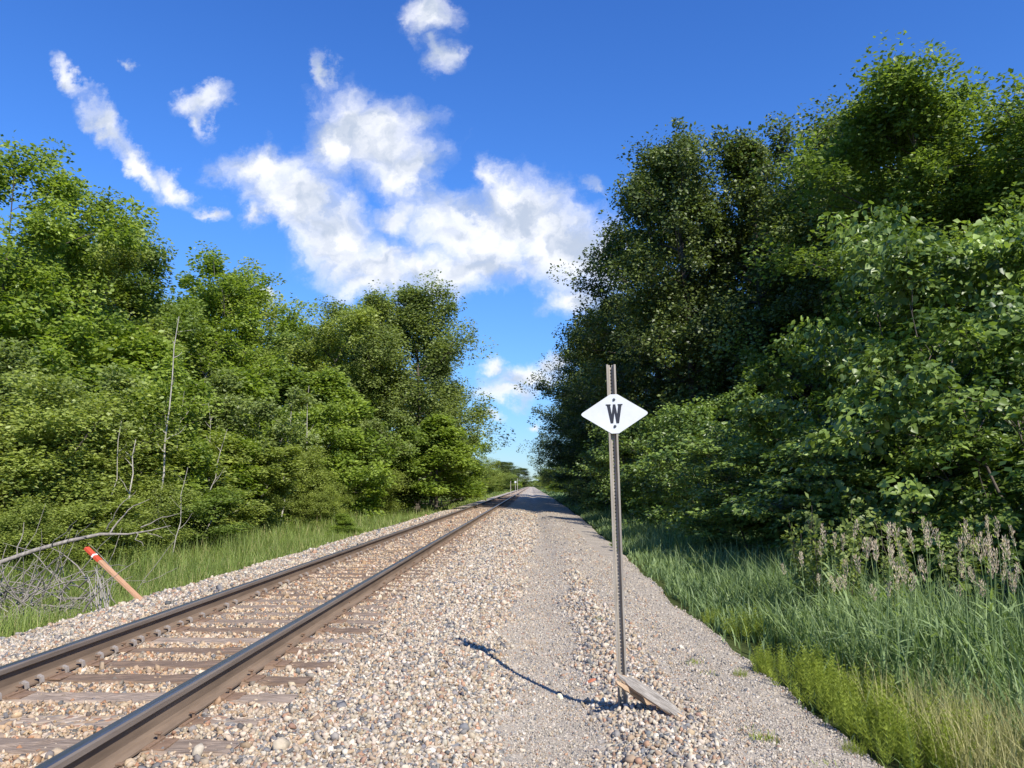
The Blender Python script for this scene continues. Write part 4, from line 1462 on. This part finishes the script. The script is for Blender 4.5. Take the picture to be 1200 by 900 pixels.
SM = [stalk(s) for s in range(6)]
r = np.random.default_rng(77)
spots = []
for q in range(58):
    px_ = r.uniform(922, 1215); Y = r.uniform(6.0, 8.6)
    px_ = max(px_, 623 + 900 * 2.85 / Y)
    spots.append((px_, Y, r.uniform(602, 685)))
spots += [(1080, 6.3, 612), (1105, 6.2, 628), (1112, 6.0, 655), (1148, 6.4, 625), (1168, 6.4, 628), (1196, 6.2, 622), (1040, 6.4, 650), (985, 6.6, 625), (1010, 6.8, 632), (1095, 6.6, 618)]
for q, (px_, Y, yt) in enumerate(spots):
    p = at(px_, yt, Y)
    z0 = float(gz(p.x, Y))
    h = p.z - z0
    sm, pm, lv = SM[q % 6]
    root = empty('grass_stalk', (p.x, Y, z0))
    root.scale = (1.15, 1.15, h); root.rotation_euler = (r.normal(0, .09), r.normal(0, .09), r.uniform(0, 6.28))
    link('stem', sm, root); link('seed_head', pm, root)
    for m_ in lv: link('leaf', m_, root)
    zone = 'left' if px_ < 1015 else ('middle' if px_ < 1110 else 'right')
    tag(root, 'tall grass stalk with pinkish plume, in the %s third of the plumes' % zone, 'grass stalk', 'plumed grass stalks at the right verge')


# leafy weeds between plumes and shrubs
def weed_me(seed):
    r = np.random.default_rng(seed)
    parts, sprays = [], []
    for s in range(7):
        az = r.uniform(0, 6.28)
        ps = curve((r.normal(0, .08), r.normal(0, .08), 0), (math.cos(az) * .25, math.sin(az) * .25, 1), r.uniform(.8, 1.25), 8, r, .05, .02)
        parts.append(tube(ps, np.linspace(.006, .002, 9), 5))
        for k in range(3, 9):
            sprays.append((ps[k], ps[k] - ps[k - 1], .10))
    V, F = join(parts)
    a = np_mesh('stems', V, F, M['bark'], None, True)
    V, F, tt = leaves(r, sprays, 16, .055, .5, .1, 2)
    return a, np_mesh('foliage', V, F, M['leaf_grey'], tt)


WM = [weed_me(s) for s in (1, 2)]
for q, (px_, Y, yt, lb) in enumerate(((940, 9.6, 612, 'grey-green leafy weed at the left end of the plumes'), (965, 9.2, 600, 'grey-green leafy weed behind the left plumes'), (992, 9.4, 592, 'tallest grey-green leafy weed behind the left plumes'), (1040, 9.0, 608, 'leafy weed behind the middle plumes'), (1130, 8.8, 615, 'leafy weed behind the right plumes'))):
    p = at(px_, yt, Y); z0 = float(gz(p.x, Y))
    root = empty('leafy_weed', (p.x, Y, z0)); root.scale = (1, 1, (p.z - z0) / 1.15); root.rotation_euler = (0, 0, q)
    link('stems', WM[q % 2][0], root); link('foliage', WM[q % 2][1], root)
    tag(root, lb, 'weed', 'leafy weeds behind the plumes')

# ------------------------------------------------------------------ far trackside posts and a small white board
def far_post(px_, Y, yt, label, board=False, w=.08):
    p = at(px_, yt, Y); z0 = float(gz(p.x, Y))
    root = empty('trackside_post', (p.x, Y, z0))
    bm = bmesh.new(); box_bm(bm, (0, 0, (p.z - z0) / 2), (w, w, p.z - z0))
    box_bm(bm, (0, 0, p.z - z0 + .03), (w * 1.3, w * 1.3, .06))
    bm_obj('post', bm, M['bark_pale'], root)
    if board:
        bm = bmesh.new(); box_bm(bm, (0, -.1, p.z - z0 - .15), (.36, .03, .36)); bmesh.ops.bevel(bm, geom=bm.edges[:], offset=.01, segments=1, affect='EDGES')
        bm_obj('board', bm, M['sign'], root)
    tag(root, label, 'post', 'posts far along the track')


far_post(604, 150, 564, 'far post with small white board left of the vanishing track', True)
far_post(598.5, 130, 564, 'plain pale far post left of the white board')
far_post(606.5, 165, 561, 'thin pale far post right of the white board', w=.1)
